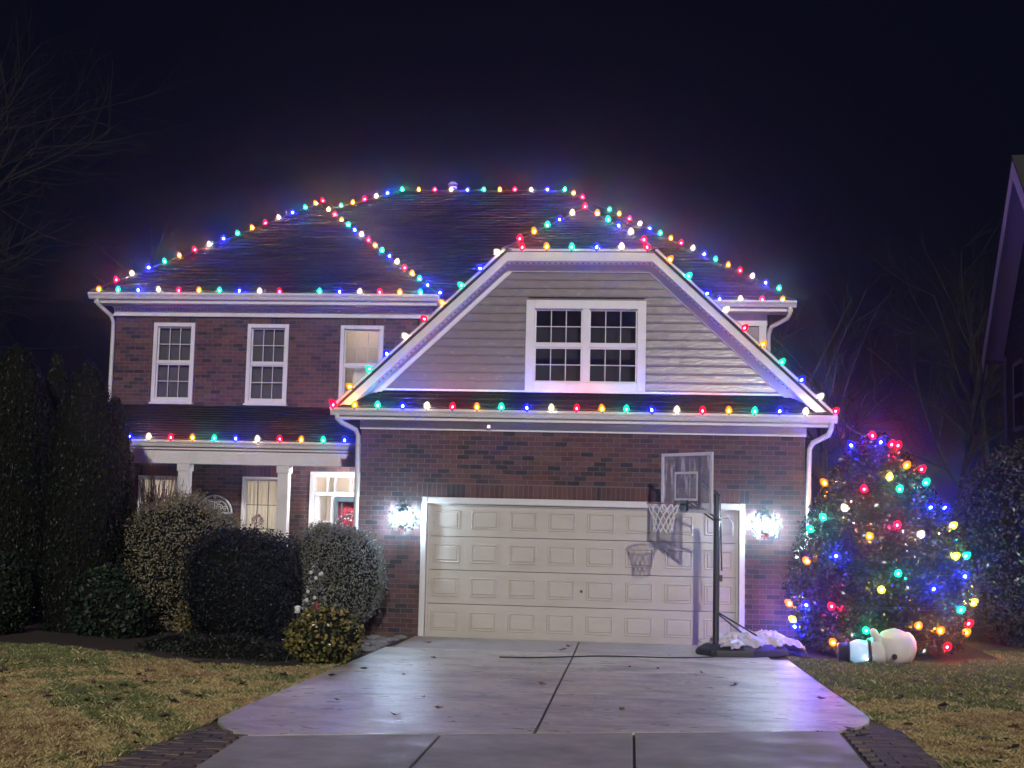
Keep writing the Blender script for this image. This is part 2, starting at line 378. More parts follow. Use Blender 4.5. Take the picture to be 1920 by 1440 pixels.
# --- roofs: a deck and rows of overlapping tabs
def roof(name, poly, thick=.05, shingles=True, expo=.142, tab=.30, m=None, label=None):
    P = [Vector(q) for q in poly]
    n = (P[1] - P[0]).cross(P[2] - P[0])
    if n.z < 0: n = -n
    n.normalize()
    d = MB(); d.prism([q - n * .012 for q in P], -n * thick)
    ro = obj(name, d, m or M['deck'], house)
    if not shingles: return ro
    u = Vector((0, 0, 1)).cross(n); u.normalize(); v = n.cross(u)      # u along the eave, v up the slope
    if v.z < 0: v = -v
    O = P[0]; q2 = [((q - O).dot(u), (q - O).dot(v)) for q in P]
    vmin = min(b for a, b in q2); vmax = max(b for a, b in q2)
    def span(h):
        xs = []
        for i in range(len(q2)):
            (a, b), (c, e) = q2[i], q2[(i + 1) % len(q2)]
            if (b - h) * (e - h) < 0: xs.append(a + (c - a) * (h - b) / (e - b))
        return (min(xs), max(xs)) if len(xs) > 1 else None
    s = MB(); k = 0; h = vmin
    while h < vmax - .01:
        sp = span(min(h + .02, vmax - .005)); sp2 = span(min(h + expo * .98, vmax - .002))
        if sp:
            a0, a1 = sp; b0, b1 = sp2 or sp
            x = a0 - random.random() * tab
            while x < a1:
                w = tab * random.uniform(.75, 1.25)
                xa, xb = max(x, a0), min(x + w, a1)
                if xb - xa > .015:
                    dr = random.uniform(-.012, .004); t = .011 + random.random() * .007
                    ya, yb = h + dr, h + expo + .02
                    ua, ub = min(max(xa, b0), b1), min(max(xb, b0), b1)
                    c = random.uniform(.7, 1.35); col = (c * random.uniform(.95, 1.08), c, c * random.uniform(.95, 1.05))
                    if h == vmin: ya = h - .01
                    pt = lambda A, Bv, e: O + u * A + v * Bv + n * e
                    g_ = .002
                    s.add([pt(xa + g_, ya, -.004), pt(xb - g_, ya, -.004), pt(xa + g_, ya, t), pt(xb - g_, ya, t), pt(ua + g_, yb, .001), pt(ub - g_, yb, .001)],
                          [(0, 1, 3, 2), (2, 3, 5, 4), (1, 5, 3), (0, 2, 4)], col)
                x += w
        h += expo; k += 1
    tag(obj('shingles', s, M['shingle'], ro), kind='stuff')
    return ro
bA, bB, bP = (-9.69, 3.40, 6.0), (-2.90, 3.40, 6.0), (-6.15, 6.79, 8.56)
RL, RR, CR, HM = (-4.64, 8.33, 9.22), (-.78, 8.33, 9.22), (3.82, 4.10, 6.06), (-6.06, 7.50, 8.60)
roof('roof', [bA, bB, bP])
roof('roof', [bA, bP, (-6.15, 11, 8.56), (-9.69, 11, 6.0)], shingles=False)
roof('roof', [bB, (-2.9, 11, 6.0), (-6.15, 11, 8.56), bP], shingles=False)
roof('roof', [HM, (-6.06, 4.10, 6.06), CR, RR, RL])
roof('roof', [RR, CR, (3.82, 12.5, 6.06)], shingles=False)
roof('roof', [RL, RR, (3.82, 12.5, 6.06), (-9.6, 12.5, 6.06)], shingles=False)
TL, TR, EL, ER, PJ = (-1.28, -.37, 6.11), (1.12, -.37, 6.11), (-3.96, -.37, 3.57), (3.86, -.37, 3.57), (-.09, 1.66, 7.23)
roof('roof', [TL, TR, PJ])
roof('roof', [EL, TL, PJ, (-.09, 7, 7.23), (-3.96, 7, 3.57)], shingles=False)
roof('roof', [ER, (3.86, 7, 3.57), (-.09, 7, 7.23), PJ, TR], shingles=False)
roof('pent_roof', [(-3.88, -.40, 3.57), (3.80, -.40, 3.57), (3.16, .0, 3.88), (-3.24, .0, 3.88)], .03)
roof('porch_roof', [(-9.3, 1.90, 3.11), (-3.56, 1.90, 3.11), (-3.56, 3.79, 3.85), (-9.3, 3.79, 3.85)])
# --- hip and ridge caps
def caps(a, b, w=.13):
    a, b = Vector(a), Vector(b); L = (b - a).length; n = int(L / .15); s = MB()
    for i in range(n):
        p, q = a + (b - a) * (i / n), a + (b - a) * ((i + 1.25) / n); c = random.uniform(.75, 1.3)
        t = (b - a).normalized(); r = t.cross(Vector((0, 0, 1))).normalized(); z = Vector((0, 0, .03)); dz = Vector((0, 0, -.03))
        s.add([p - r * w + dz, p + z, p + r * w + dz, q - r * w + dz - z * .4, q + z * .6, q + r * w + dz - z * .4], [(0, 1, 4, 3), (1, 2, 5, 4), (0, 2, 1)], (c, c, c))
    return s
rc = MB()
for a, b in [(bA, bP), (bB, bP), (HM, RL), (RL, RR), (CR, RR), (TL, PJ), (TR, PJ)]:
    c = caps(a, b); rc.add(c.v, c.f); rc.c[-len(c.c):] = c.c
tag(obj('ridge_caps', rc, M['shingle'], house), kind='stuff')

# --- gable: band pieces parallel to the clipped outline
OUT = [(-3.96, 3.56), (-1.28, 6.10), (1.12, 6.10), (3.86, 3.56)]
def offs(d):
    P = [Vector(q) for q in OUT]; L = []
    for i in range(3):
        t = (P[i+1] - P[i]).normalized(); nrm = Vector((t.y, -t.x)); L.append((P[i] + nrm * d, t))
    def inter(a, b):
        (p, t), (q, s) = a, b; k = ((q - p).x * s.y - (q - p).y * s.x) / (t.x * s.y - t.y * s.x); return p + t * k
    # ends cut level at the gutter line
    z0 = 3.56
    e0 = L[0][0] + L[0][1] * ((z0 - L[0][0].y) / L[0][1].y); e3 = L[2][0] + L[2][1] * ((z0 - L[2][0].y) / L[2][1].y)
    return [e0, inter(L[0], L[1]), inter(L[1], L[2]), e3]
def band(name, d0, d1, y0, y1, m):
    A, B = offs(d0), offs(d1)
    for i in range(3):
        mb = MB(); poly = [(A[i].x, y0, A[i].y), (A[i+1].x, y0, A[i+1].y), (B[i+1].x, y0, B[i+1].y), (B[i].x, y0, B[i].y)]
        mb.prism(poly, (0, y1 - y0, 0)); obj(name, mb, m, house)
band('drip_edge', -.02, .015, -.385, -.352, M['vinyl'])
band('rake_fascia', .012, .165, -.35, -.325, M['white'])
band('rake_soffit', .145, .165, -.324, .0, M['vinyl'])
band('rake_frieze', .166, .285, -.045, .02, M['white'])
sv = MB(); A = offs(.168)
for i in range(3):
    p, q = A[i], A[i+1]; n = int((q - p).length / .085)
    for k in range(n):
        c = p + (q - p) * ((k + .5) / n)
        if c.y < 3.95: continue
        sv.box(c.x - .011, c.x + .011, -.19, -.165, c.y - .010, c.y + .006)
tag(obj('soffit_vents', sv, M['black'], house), kind='stuff')
# sheathing behind the siding
I = offs(.20); sh = MB(); zw = 5.36; xl_ = I[0].x + .3 + (I[1].x - I[0].x - .3) * (zw - 3.5) / (I[1].y - 3.5); xr_ = I[3].x - .3 + (I[2].x - I[3].x + .3) * (zw - 3.5) / (I[2].y - 3.5)
sh.prism([(I[0].x + .3, .03, 3.5), (xl_, .03, zw), (-.90, .03, zw), (-.90, .03, 3.5)], (0, .15, 0)); sh.prism([(.94, .03, 3.5), (.94, .03, zw), (xr_, .03, zw), (I[3].x - .3, .03, 3.5)], (0, .15, 0))
sh.prism([(xl_, .03, zw + .001), (I[1].x, .03, I[1].y), (I[2].x, .03, I[2].y), (xr_, .03, zw + .001)], (0, .15, 0)); sh.prism([(-.899, .03, 3.5), (-.899, .03, 3.92), (.939, .03, 3.92), (.939, .03, 3.5)], (0, .15, 0))
obj('gable_sheathing', sh, M['siding'], house)
I = offs(.275)
def xlim(z):
    l = I[0].x + (I[1].x - I[0].x) * (z - I[0].y) / (I[1].y - I[0].y); r = I[3].x + (I[2].x - I[3].x) * (z - I[3].y) / (I[2].y - I[3].y); return l, r
z = 3.915; e = .1365
while z < 5.79:
    z1 = min(z + e, 5.81); (l0, r0), (l1, r1) = xlim(z), xlim(z1)
    l0, r0, l1, r1 = l0 - .03, r0 + .03, l1 - .03, r1 + .03
    segs = [((l0, l1), (r0, r1))] if z > 5.34 else [((l0, l1), (-.90, -.90)), ((.94, .94), (r0, r1))]
    for (a0, a1), (b0, b1) in segs:
        mb = MB()       # lapped board: bottom edge stands proud, a small drip lip under it
        yb, yt = -.024, -.004
        mb.add([(a0, .03, z), (b0, .03, z), (a0, yb, z), (b0, yb, z), (a0, yb - .001, z + .03), (b0, yb - .001, z + .03), (a1, yt, z1 + .004), (b1, yt, z1 + .004)],
               [(0, 1, 3, 2), (2, 3, 5, 4), (4, 5, 7, 6)])
        obj('siding_board', mb, M['siding'], house)
    z += e
sb = MB(); sb.box(-3.22, 3.14, -.05, .02, 3.885, 3.915); obj('gable_base_trim', sb, M['white'], house)

# --- garage frieze, gutter, soffits
def gutter(name, x0, x1, yb, zt, h=.115, d=.11):
    prof = [(yb, zt), (yb, zt - h), (yb - d * .55, zt - h), (yb - d * .75, zt - h * .55), (yb - d, zt - h * .3), (yb - d, zt), (yb - d + .012, zt), (yb - d + .012, zt - h * .25), (yb - .01, zt - h * .8), (yb - .01, zt)]
    mb = MB(); n = len(prof)
    vs = [(x, y, z) for x in (x0, x1) for y, z in prof]
    mb.add(vs, [(i, (i + 1) % n, n + (i + 1) % n, n + i) for i in range(n)] + [(0, 1, 2, 3, 4, 5, 6, 7, 8, 9)[::-1], tuple(range(n, 2 * n))])
    return obj(name, mb, M['vinyl'], house)
fz = MB(); fz.box(-3.56, 3.46, -.035, .03, 3.255, 3.395); obj('frieze_board', fz, M['white'], house)
fz = MB(); fz.box(-3.56, 3.46, -.060, -.036, 3.365, 3.396); obj('frieze_molding', fz, M['white'], house)
fz = MB(); fz.box(-3.90, 3.80, -.31, .03, 3.40, 3.42); obj('soffit', fz, M['vinyl'], house)
fz = MB(); fz.box(-3.90, 3.80, -.335, -.311, 3.39, 3.57); obj('fascia', fz, M['white'], house)
gutter('gutter', -3.96, 3.87, -.337, 3.565)
for sx, x in ((-1, -3.90), (1, 3.80)):          # boxed returns under the rake ends
    mb = MB(); x1 = -3.55 if sx < 0 else 3.45
    a, b = sorted((x, x1)); mb.box(a, b, -.33, .25, 3.42, 3.58); obj('cornice_return', mb, M['white'], house)
def downspout(pts, w=.065):
    mb = MB(); mb.tube(pts, w / 2 * 1.25, 8); return obj('downspout', mb, M['vinyl'], house, smooth=True)
downspout([(3.78, -.39, 3.46), (3.78, -.38, 3.36), (3.74, -.36, 3.27), (3.55, -.12, 3.16), (3.50, -.06, 3.06), (3.49, -.05, 2.6), (3.49, -.05, .25), (3.55, -.2, .12)])
downspout([(-3.86, -.39, 3.46), (-3.85, -.37, 3.40), (-3.80, -.33, 3.34), (-3.62, -.08, 3.24), (-3.585, -.03, 3.14), (-3.58, -.02, 2.4), (-3.58, -.02, .2)])
# --- main eaves
gutter('gutter', -9.72, -2.88, 3.41, 5.995, .12, .12)
fz = MB(); fz.box(-9.64, -2.92, 3.412, 3.436, 5.80, 5.99); obj('fascia', fz, M['white'], house)
fz = MB(); fz.box(-9.64, -2.92, 3.437, 3.85, 5.81, 5.83); obj('soffit', fz, M['vinyl'], house)
fz = MB(); fz.box(-9.37, -3.05, 3.755, 3.80, 5.60, 5.805); obj('frieze_board', fz, M['white'], house)
fz = MB(); fz.box(-9.39, -3.04, 3.735, 3.754, 5.60, 5.635); obj('frieze_molding', fz, M['white'], house)
fz = MB(); x = -9.36
while x < -3.08: fz.box(x, x + .035, 3.715, 3.754, 5.70, 5.755); x += .062
tag(obj('dentil_molding', fz, M['white'], house), kind='stuff')
fz = MB(); fz.box(-9.39, -3.04, 3.70, 3.754, 5.76, 5.80); obj('crown_molding', fz, M['white'], house)
downspout([(-9.55, 3.36, 5.89), (-9.55, 3.38, 5.79), (-9.50, 3.45, 5.72), (-9.40, 3.66, 5.60), (-9.38, 3.76, 5.48), (-9.38, 3.77, 5.2), (-9.38, 3.77, 3.8), (-9.38, 3.77, .2)])
gutter('gutter', 1.6, 3.84, 4.11, 6.045, .12, .12)
fz = MB(); fz.box(1.6, 3.78, 4.112, 4.136, 5.85, 6.04); fz.box(1.6, 3.78, 4.137, 4.55, 5.85, 5.87); fz.box(1.6, 3.34, 4.455, 4.50, 5.62, 5.845); obj('fascia', fz, M['white'], house)
downspout([(3.72, 4.06, 5.93), (3.72, 4.08, 5.80), (3.68, 4.12, 5.72), (3.42, 4.42, 5.60), (3.37, 4.47, 5.45), (3.37, 4.47, 3.7)])
# --- porch
gutter('gutter', -9.3, -3.56, 1.90, 3.105, .115, .11)
fz = MB(); fz.box(-9.3, -3.56, 1.902, 1.926, 2.94, 3.10); obj('fascia', fz, M['white'], house)
fz = MB(); fz.box(-9.3, -3.56, 1.927, 3.79, 2.93, 2.95); obj('porch_ceiling', fz, M['white'], house)
fz = MB(); fz.box(-9.3, -3.56, 1.96, 2.20, 2.69, 2.929); obj('porch_beam', fz, M['white'], house, bevel=.004)
fz = MB(); fz.box(-9.3, -3.56, 1.7, 3.79, -.05, .15); obj('porch_floor', fz, M['dry_concrete'], house)
for x in (-9.15, -7.175, -5.36):
    mb = MB(); mb.box(x - .097, x + .097, 1.985, 2.18, .24, 2.56); c = obj('column', mb, M['white'], house, bevel=.006)
    mb = MB(); mb.box(x - .115, x + .115, 1.967, 2.198, 2.56, 2.689); obj('capital', mb, M['white'], c, bevel=.005)
    mb = MB(); mb.box(x - .12, x + .12, 1.962, 2.203, .151, .24); obj('column_base', mb, M['white'], c, bevel=.005)

# --- windows
def window(x0, x1, z0, z1, yw, cols=3, rows=2, cas=.075, split=True, inner='blind', sill=True, recess=.05, meeting=.045, colgroup=1, mm='vinyl'):
    """casing ring + meeting rail; panes and muntins are pieces of it"""
    mb = MB(); y0, y1 = yw - .025, yw + .10
    mb.box(x0, x0 + cas, y0, y1, z0, z1); mb.box(x1 - cas, x1, y0, y1, z0, z1)
    mb.box(x0 + cas, x1 - cas, y0, y1, z1 - cas, z1); mb.box(x0 + cas, x1 - cas, y0, y1, z0, z0 + cas)
    w = obj('window', mb, M['white'], house, bevel=.006)
    if sill: s = MB(); s.box(x0 - .02, x1 + .02, yw - .06, yw + .05, z0 - .035, z0 - .001); obj('sill', s, M['white'], w)
    ix0, ix1, iz0, iz1 = x0 + cas, x1 - cas, z0 + cas, z1 - cas
    mull = .10
    bays = [(ix0, ix1)] if colgroup == 1 else [(ix0, (ix0 + ix1) / 2 - mull / 2), ((ix0 + ix1) / 2 + mull / 2, ix1)]
    if colgroup == 2: s = MB(); s.box(bays[0][1], bays[1][0], y0 + .004, y1, iz0, iz1); obj('mullion', s, M['white'], w)
    for a, b in bays:
        zm = (iz0 + iz1) / 2
        sashes = [(zm + meeting / 2, iz1, .0), (iz0, zm - meeting / 2, -.012)] if split else [(iz0, iz1, 0)]
        if split: s = MB(); s.box(a, b, yw + .004, yw + .05, zm - meeting / 2, zm + meeting / 2); obj('meeting_rail', s, M['white'], w)
        for q0, q1, dy in sashes:
            yy = yw + recess + dy; fr = .026
            s = MB(); s.box(a, a + fr, yy - .012, yy + .02, q0, q1); s.box(b - fr, b, yy - .012, yy + .02, q0, q1); s.box(a + fr, b - fr, yy - .012, yy + .02, q1 - fr, q1); s.box(a + fr, b - fr, yy - .012, yy + .02, q0, q0 + fr)
            obj('sash', s, M['white'], w)
            pa, pb, pc, pd = a + fr, b - fr, q0 + fr, q1 - fr
            mu = .013
            for i in range(1, cols): xx = pa + (pb - pa) * i / cols; s = MB(); s.box(xx - mu / 2, xx + mu / 2, yy - .006, yy + .012, pc, pd); obj('muntin', s, M[mm], w)
            for j in range(1, rows):
                zz = pc + (pd - pc) * j / rows; s = MB(); s.box(pa, pb, yy - .004, yy + .010, zz - mu / 2, zz + mu / 2); obj('muntin', s, M[mm], w)
            for i in range(cols):
                for j in range(rows):
                    s = MB(); xa, xb = pa + (pb - pa) * i / cols + mu / 2, pa + (pb - pa) * (i + 1) / cols - mu / 2; za, zb = pc + (pd - pc) * j / rows + mu / 2, pc + (pd - pc) * (j + 1) / rows - mu / 2
                    s.add([(xa, yy + .003, za), (xb, yy + .003, za), (xb, yy + .003, zb), (xa, yy + .003, zb)], [(0, 1, 2, 3)]); obj('pane', s, M['glass'], w)
    s = MB()
    if inner == 'blind':
        zz = iz0 + .005
        while zz < iz1: s.add([(ix0, yw + .13, zz), (ix1, yw + .13, zz), (ix1, yw + .118, zz + .027), (ix0, yw + .118, zz + .027)], [(0, 1, 2, 3)]); zz += .025
        obj('blind', s, M['blind'], w)
    elif inner == 'dark':
        s.box(ix0 - .3, ix1 + .3, yw + .60, yw + .65, iz0 - .3, iz1 + .3); obj('room_wall', s, M['dark_room'], w)
    return w, (ix0, ix1, iz0, iz1)
window(*ups[0], 3.8); window(*ups[1], 3.8)
w3, r3 = window(*ups[2], 3.8, 3, 2, inner='')
window(-.93, .97, 3.915, 5.36, -.03, 3, 2, cas=.135, colgroup=2, inner='dark', meeting=.05, sill=False)
# lit room behind the third window: pale wall, picture, ceiling lamp
M['lit_wall'] = mat('lit_room_wall', (.62, .55, .48), .9, .05)
M['room_lamp'] = emit('room_lamp', (1, .85, .65), 40)
mb = MB(); a, b, c, d = r3
mb.box(a - 1.2, b + 1.2, 5.6, 5.65, c - .8, d + .5); mb.box(a - 1.25, a - 1.2, 4.01, 5.6, c - .8, d + .5); mb.box(b + 1.2, b + 1.25, 4.01, 5.6, c - .8, d + .5); mb.box(a - 1.2, b + 1.2, 4.01, 5.6, d + .5, d + .55); mb.box(a - 1.2, b + 1.2, 4.01, 5.6, c - .85, c - .8)
obj('bedroom', mb, M['lit_wall'], w3)
mb = MB(); mb.lathe([(.0, -.06), (.12, -.04), (.14, .0)], 10, ((a + b) / 2 - .3, 5.0, d + .42)); obj('ceiling_light', mb, M['room_lamp'], w3)
mb = MB(); mb.box(a + .35, a + .62, 5.57, 5.598, c + .72, c + 1.02); obj('picture', mb, M['black'], w3)
# lower windows with lit curtains
M['lit_curtain'] = None
def curtain_mat():
    m = bpy.data.materials.new('lit_curtain'); m.use_nodes = True; N = m.node_tree.nodes; L = m.node_tree.links; b = N['Principled BSDF']
    b.inputs['Base Color'].default_value = (.78, .74, .67, 1); b.inputs['Roughness'].default_value = .9
    t = N.new('ShaderNodeBsdfTranslucent'); t.inputs['Color'].default_value = (.88, .82, .72, 1); x = N.new('ShaderNodeMixShader'); x.inputs[0].default_value = .6
    L.new(b.outputs[0], x.inputs[1]); L.new(t.outputs[0], x.inputs[2]); L.new(x.outputs[0], N['Material Output'].inputs['Surface']); return m
M['lit_curtain'] = curtain_mat()
M['parlour_lamp'] = emit('parlour_lamp', (1, .91, .78), 150)
for k, (r, cz) in enumerate(((lows[0], 0), (lows[1], 1))):
    w, (a, b, c, d) = window(*r, 3.8, 3, 3, cas=.055, split=False, inner='', mm='storm')  # dark muntin colour stands in for bars seen against the light
    mb = MB(); n = 60; vs = []
    for i in range(n + 1):
        x = a + (b - a) * i / n; y = 3.97 + .022 * math.sin(i * .95 + k) + .012 * math.sin(i * 2.3)
        vs += [(x, y, c - .02), (x, y, d + .02)]
    mb.add(vs, [(2*i, 2*i+2, 2*i+3, 2*i+1) for i in range(n)]); obj('curtain', mb, M['lit_curtain'], w, smooth=True)
    mb = MB(); mb.box(a - .5, b + .5, 5.4, 5.45, c - .5, d + .4); mb.box(a - .5, b + .5, 4.01, 5.4, d + .4, d + .45); mb.box(a - .55, a - .5, 4.01, 5.4, c - .5, d + .4); mb.box(b + .5, b + .55, 4.01, 5.4, c - .5, d + .4); obj('parlour', mb, M['lit_wall'], w)
    mb = MB(); mb.lathe([(0, -.07), (.07, 0), (0, .07)], 8, ((a + b) / 2, 4.7, (c + d) / 2 + .3)); obj('parlour_lamp', mb, M['parlour_lamp'], w)
# --- entry: casing, transom, sidelight, storm door frame, red door
x0, x1, z0, z1 = lows[2]
mb = MB(); mb.box(x0, x0 + .10, 3.76, 3.92, z0, z1); mb.box(x0 + .10, x1, 3.76, 3.92, z1 - .10, z1); mb.box(x0 + .10, x1, 3.765, 3.92, 2.17, 2.255); mb.box(x0 + .10, x0 + .20, 3.78, 3.92, z0, 2.17); mb.box(x0 + .42, x0 + .50, 3.77, 3.92, z0, 2.17)
ent = obj('door_surround', mb, M['white'], house, bevel=.008)
for xa, xb in ((x0 + .19, x0 + .32), (x0 + .355, x0 + .47), (x0 + .50, x0 + .78), (x0 + .81, x1 - .02)):
    s = MB(); s.add([(xa, 3.84, 2.26), (xb, 3.84, 2.26), (xb, 3.84, z1 - .105), (xa, 3.84, z1 - .105)], [(0, 1, 2, 3)]); obj('pane', s, M['glass'], ent)
for xx in (x0 + .335, x0 + .485, x0 + .795): s = MB(); s.box(xx - .018, xx + .018, 3.80, 3.88, 2.256, z1 - .101); obj('transom_bar', s, M['white'], ent)
s = MB(); s.add([(x0 + .2, 3.84, z0), (x0 + .42, 3.84, z0), (x0 + .42, 3.84, 2.165), (x0 + .2, 3.84, 2.165)], [(0, 1, 2, 3)]); obj('sidelight', s, M['glass'], ent)
s = MB()
for zz in (1.0, 1.68): s.box(x0 + .2, x0 + .42, 3.825, 3.85, zz, zz + .022)
obj('sidelight_bar', s, M['white'], ent)
mb = MB(); mb.box(x0 - .3, x1 + .5, 5.3, 5.35, 0, 2.9); mb.box(x0 - .35, x0 - .3, 4.01, 5.3, 0, 2.9); mb.box(x0 - .3, x1 + .5, 4.01, 5.3, 2.85, 2.9); obj('hall', mb, M['lit_wall'], ent)
mb = MB(); mb.lathe([(0, -.08), (.08, 0), (0, .08)], 8, (x0 + .6, 4.75, 2.62)); obj('hall_lamp', mb, M['parlour_lamp'], ent)
mb = MB(); mb.box(x0 + .505, x1, 3.86, 3.91, z0, 2.165); dr = obj('front_door', mb, M['red_paint'], house)
s = MB()
for xa in (x0 + .72, x0 + 1.12):
    for za, zb in ((1.55, 2.05), (.95, 1.45), (.3, .85)):
        s = MB(); s.box(xa, xa + .30, 3.842, 3.859, za, zb); obj('door_panel', s, M['red_paint'], dr, bevel=.012)
mb = MB(); mb.box(x0 + .505, x0 + .575, 3.70, 3.755, z0, 2.16); mb.box(x0 + .575, x1, 3.70, 3.755, 2.07, 2.16); mb.box(x0 + .64, x0 + .66, 3.71, 3.75, z0, 2.069); st = obj('storm_door', mb, M['storm'], house)

# --- garage door
mb = MB(); mb.box(-2.53, -2.44, -.02, .05, -.05, 2.20); mb.box(2.44, 2.53, -.02, .05, -.05, 2.20); mb.box(-2.44, 2.44, -.02, .05, 2.10, 2.20)
obj('garage_door_trim', mb, M['vinyl'], house, bevel=.01)
mb = MB(); mb.box(-2.435, -2.40, .045, .075, -.01, 2.10); mb.box(2.40, 2.435, .045, .075, -.01, 2.10); mb.box(-2.40, 2.40, .045, .075, 2.07, 2.10)
gd = obj('garage_door', mb, M['door'], house)
hs = .5275
pm = MB(); a, b, t = .215, .150, .014
# raised field inside a bead: outer ring up, groove, field
def rect(w, h, y): return [(-w, y, -h), (w, y, -h), (w, y, h), (-w, y, h)]
rings = [rect(a, b, 0), rect(a - .008, b - .008, -.010), rect(a - .020, b - .020, -.010), rect(a - .030, b - .030, .002), rect(a - .052, b - .052, -.009)]
vs = [q for r in rings for q in r]; fs = [(4*k+i, 4*k+(i+1)%4, 4*k+4+(i+1)%4, 4*k+4+i) for k in range(4) for i in range(4)] + [(16, 17, 18, 19)]
pm.add(vs, fs); pme = pm.mesh('panel', M['door'])
for r in range(4):
    s = MB(); s.box(-2.44, 2.44, .076, .12, .004 + r * hs, (r + 1) * hs - .004); obj('door_section', s, M['door'], gd, bevel=.004)
    for c in range(8): link('panel', pme, gd, (-2.44 + .61 * (c + .5), .0755, hs * (r + .5)))
s = MB(); s.box(-2.44, 2.44, .06, .11, -.03, .003); obj('weather_seal', s, M['bplastic'], gd)
s = MB(); s.lathe([(0, -.02), (.018, -.018), (.022, 0)], 8, (.02, .068, .78), 'y'); obj('lock', s, M['black'], gd)
s = MB(); s.tube([(-3.47, 8.75, 8.3), (-3.47, 8.75, 9.42)], .045, 8); vp = obj('vent_pipe', s, M['vinyl'], house)
s = MB(); s.lathe([(.0, .08), (.06, .07), (.11, .02), (.12, 0), (.04, .0)], 10, (-3.47, 8.75, 9.50)); s.lathe([(.10, .06), (.10, 0)], 8, (-3.47, 8.75, 9.40)); obj('vent_cap', s, M['ntrim'], vp)

# ------------------------------------------------------------------ neighbour's house at the right edge
nh = thing('neighbour_house', 'dark neighbouring house with pale rake soffit at the right edge', 'house', (9.22, 9.3, 0))
NU, NO = Vector((-.119, -.993, 0)), Vector((-.993, .119, 0))          # along its side wall towards the street, and outwards to our side
def NL(u, o, z): return NU * u + NO * o + Vector((0, 0, z))
def npart(name, mb, m, p=None): return obj(name, mb, m, p or nh)
NS = .84
def nbox(mb, u0, u1, o0, o1, z0, z1):
    vs = [NL(u, o, z) for z in (z0, z1) for u, o in ((u0, o0), (u1, o0), (u1, o1), (u0, o1))]
    mb.add(vs, [(0,3,2,1),(4,5,6,7),(0,1,5,4),(1,2,6,5),(2,3,7,6),(3,0,4,7)])
NR, NE = 3.8, 7.6                                                   # where its ridge stands, and the far end of the wall
def slopez(u): return 5.97 + min(u, NE - u) * NS
mb = MB(); mb.add([NL(u, o, z) for o in (-.02, -9) for u, z in ((0, -.05), (NE, -.05), (NE, 5.95), (NR, 5.95 + NR * NS), (0, 5.95))],
    [(0,1,2,3,4), (9,8,7,6,5), (0,5,6,1), (1,6,7,2), (0,4,9,5)]); npart('wall', mb, M['nsiding'])
z = .1
while z < 8.9:
    u0 = 0 if z < 5.95 else (z - 5.95) / NS; u1 = NE - u0
    mb = MB(); mb.add([NL(u0, 0, z), NL(u1, 0, z), NL(u0, .022, z), NL(u1, .022, z), NL(u0, .002, z + .172), NL(u1, .002, z + .172)], [(0,1,3,2), (2,3,5,4)]); npart('siding_board', mb, M['nsiding']); z += .17
HEX = [(0,1,2,3),(7,6,5,4),(0,4,5,1),(1,5,6,2),(2,6,7,3),(3,7,4,0)]
for ua, ub in ((-.36, NR), (NE + .36, NR)):
    for nm, da, db, oa, ob, mm_ in (('rake_soffit', .02, .05, .024, .46, 'nsoffit'), ('rake_fascia', -.05, .36, .462, .485, 'nsoffit'), ('roof', -.12, -.06, -9, .50, 'deck')):
        mb = MB(); mb.add([NL(u, o, slopez(u) - d) for d in (da, db) for u, o in ((ua, oa), (ub, oa), (ub, ob), (ua, ob))], HEX); npart(nm, mb, M[mm_])
mb = MB(); nbox(mb, -.52, -.40, -9, .50, 5.55, 5.66); npart('gutter', mb, M['ntrim'])
mb = MB(); mb.tube([NL(.03, .05, 5.65), NL(.03, .05, .1)], .03, 6); npart('downspout', mb, M['ntrim'])
mb = MB(); nbox(mb, .9, 1.0, .0, .045, 3.9, 5.4); nbox(mb, 1.0, 1.9, .0, .045, 5.31, 5.4); nbox(mb, 1.0, 1.9, .0, .045, 3.9, 3.99); nbox(mb, 1.0, 1.9, .0, .045, 4.62, 4.69); nw = npart('window', mb, M['ntrim'])
for za, zb in ((3.99, 4.62), (4.69, 5.31)):
    s = MB(); s.add([NL(1.0, .03, za), NL(1.9, .03, za), NL(1.9, .03, zb), NL(1.0, .03, zb)], [(0, 1, 2, 3)]); npart('pane', s, M['dark_room'], nw)

# ------------------------------------------------------------------ light strings
bulb_meshes = {}
PROF = [(.022, -.016), (.050, .018), (.050, .050), (.029, .092), (0, .110)]  # shell drawn oversize so its coloured glow imitates the bulb's halo
for k in BULB:
    mb = MB(); mb.lathe(PROF, 8, mi=0); mb.lathe([(0, .012), (.012, .022), (.012, .038), (0, .052)], 6, mi=1); bulb_meshes[k] = mb.mesh('bulb', [M['bulb_' + k], M['diode_' + k]], True)
def string(label, pts, bulbs, sag=.02, ups=None, group='coloured light strings', extra=None):
    """pts: polyline the cord follows; bulbs: (colour, position, up)"""
    s = thing('light_string', label, 'string lights', pts[0], group)
    o = Vector(pts[0]); mb = MB()
    for a, b in zip(pts[:-1], pts[1:]):
        a, b = Vector(a), Vector(b); n = max(2, int((b - a).length / .1)); q = []
        for i in range(n + 1):
            t = i / n; p = a + (b - a) * t - o; p.z -= sag * abs(math.sin(t * n * .55)) * (0 < t < 1); q.append(p)
        mb.tube(q, .0045, 4, mi=0)
    for c, p, up in bulbs:
        p = Vector(p) - o; u = Vector(up).normalized()
        mb.tube([p - u * .062, p - u * .026], .0125, 6, mi=1)
    obj('cord', mb, [M['wire'], M['dgreen']], s)
    for c, p, up in bulbs:
        u = Vector(up).normalized(); q = u.to_track_quat('Z', 'Y')
        bo = link('bulb', bulb_meshes[c], s, Vector(p) - o - u * .028); bo.rotation_mode = 'QUATERNION'; bo.rotation_quaternion = q
    return s
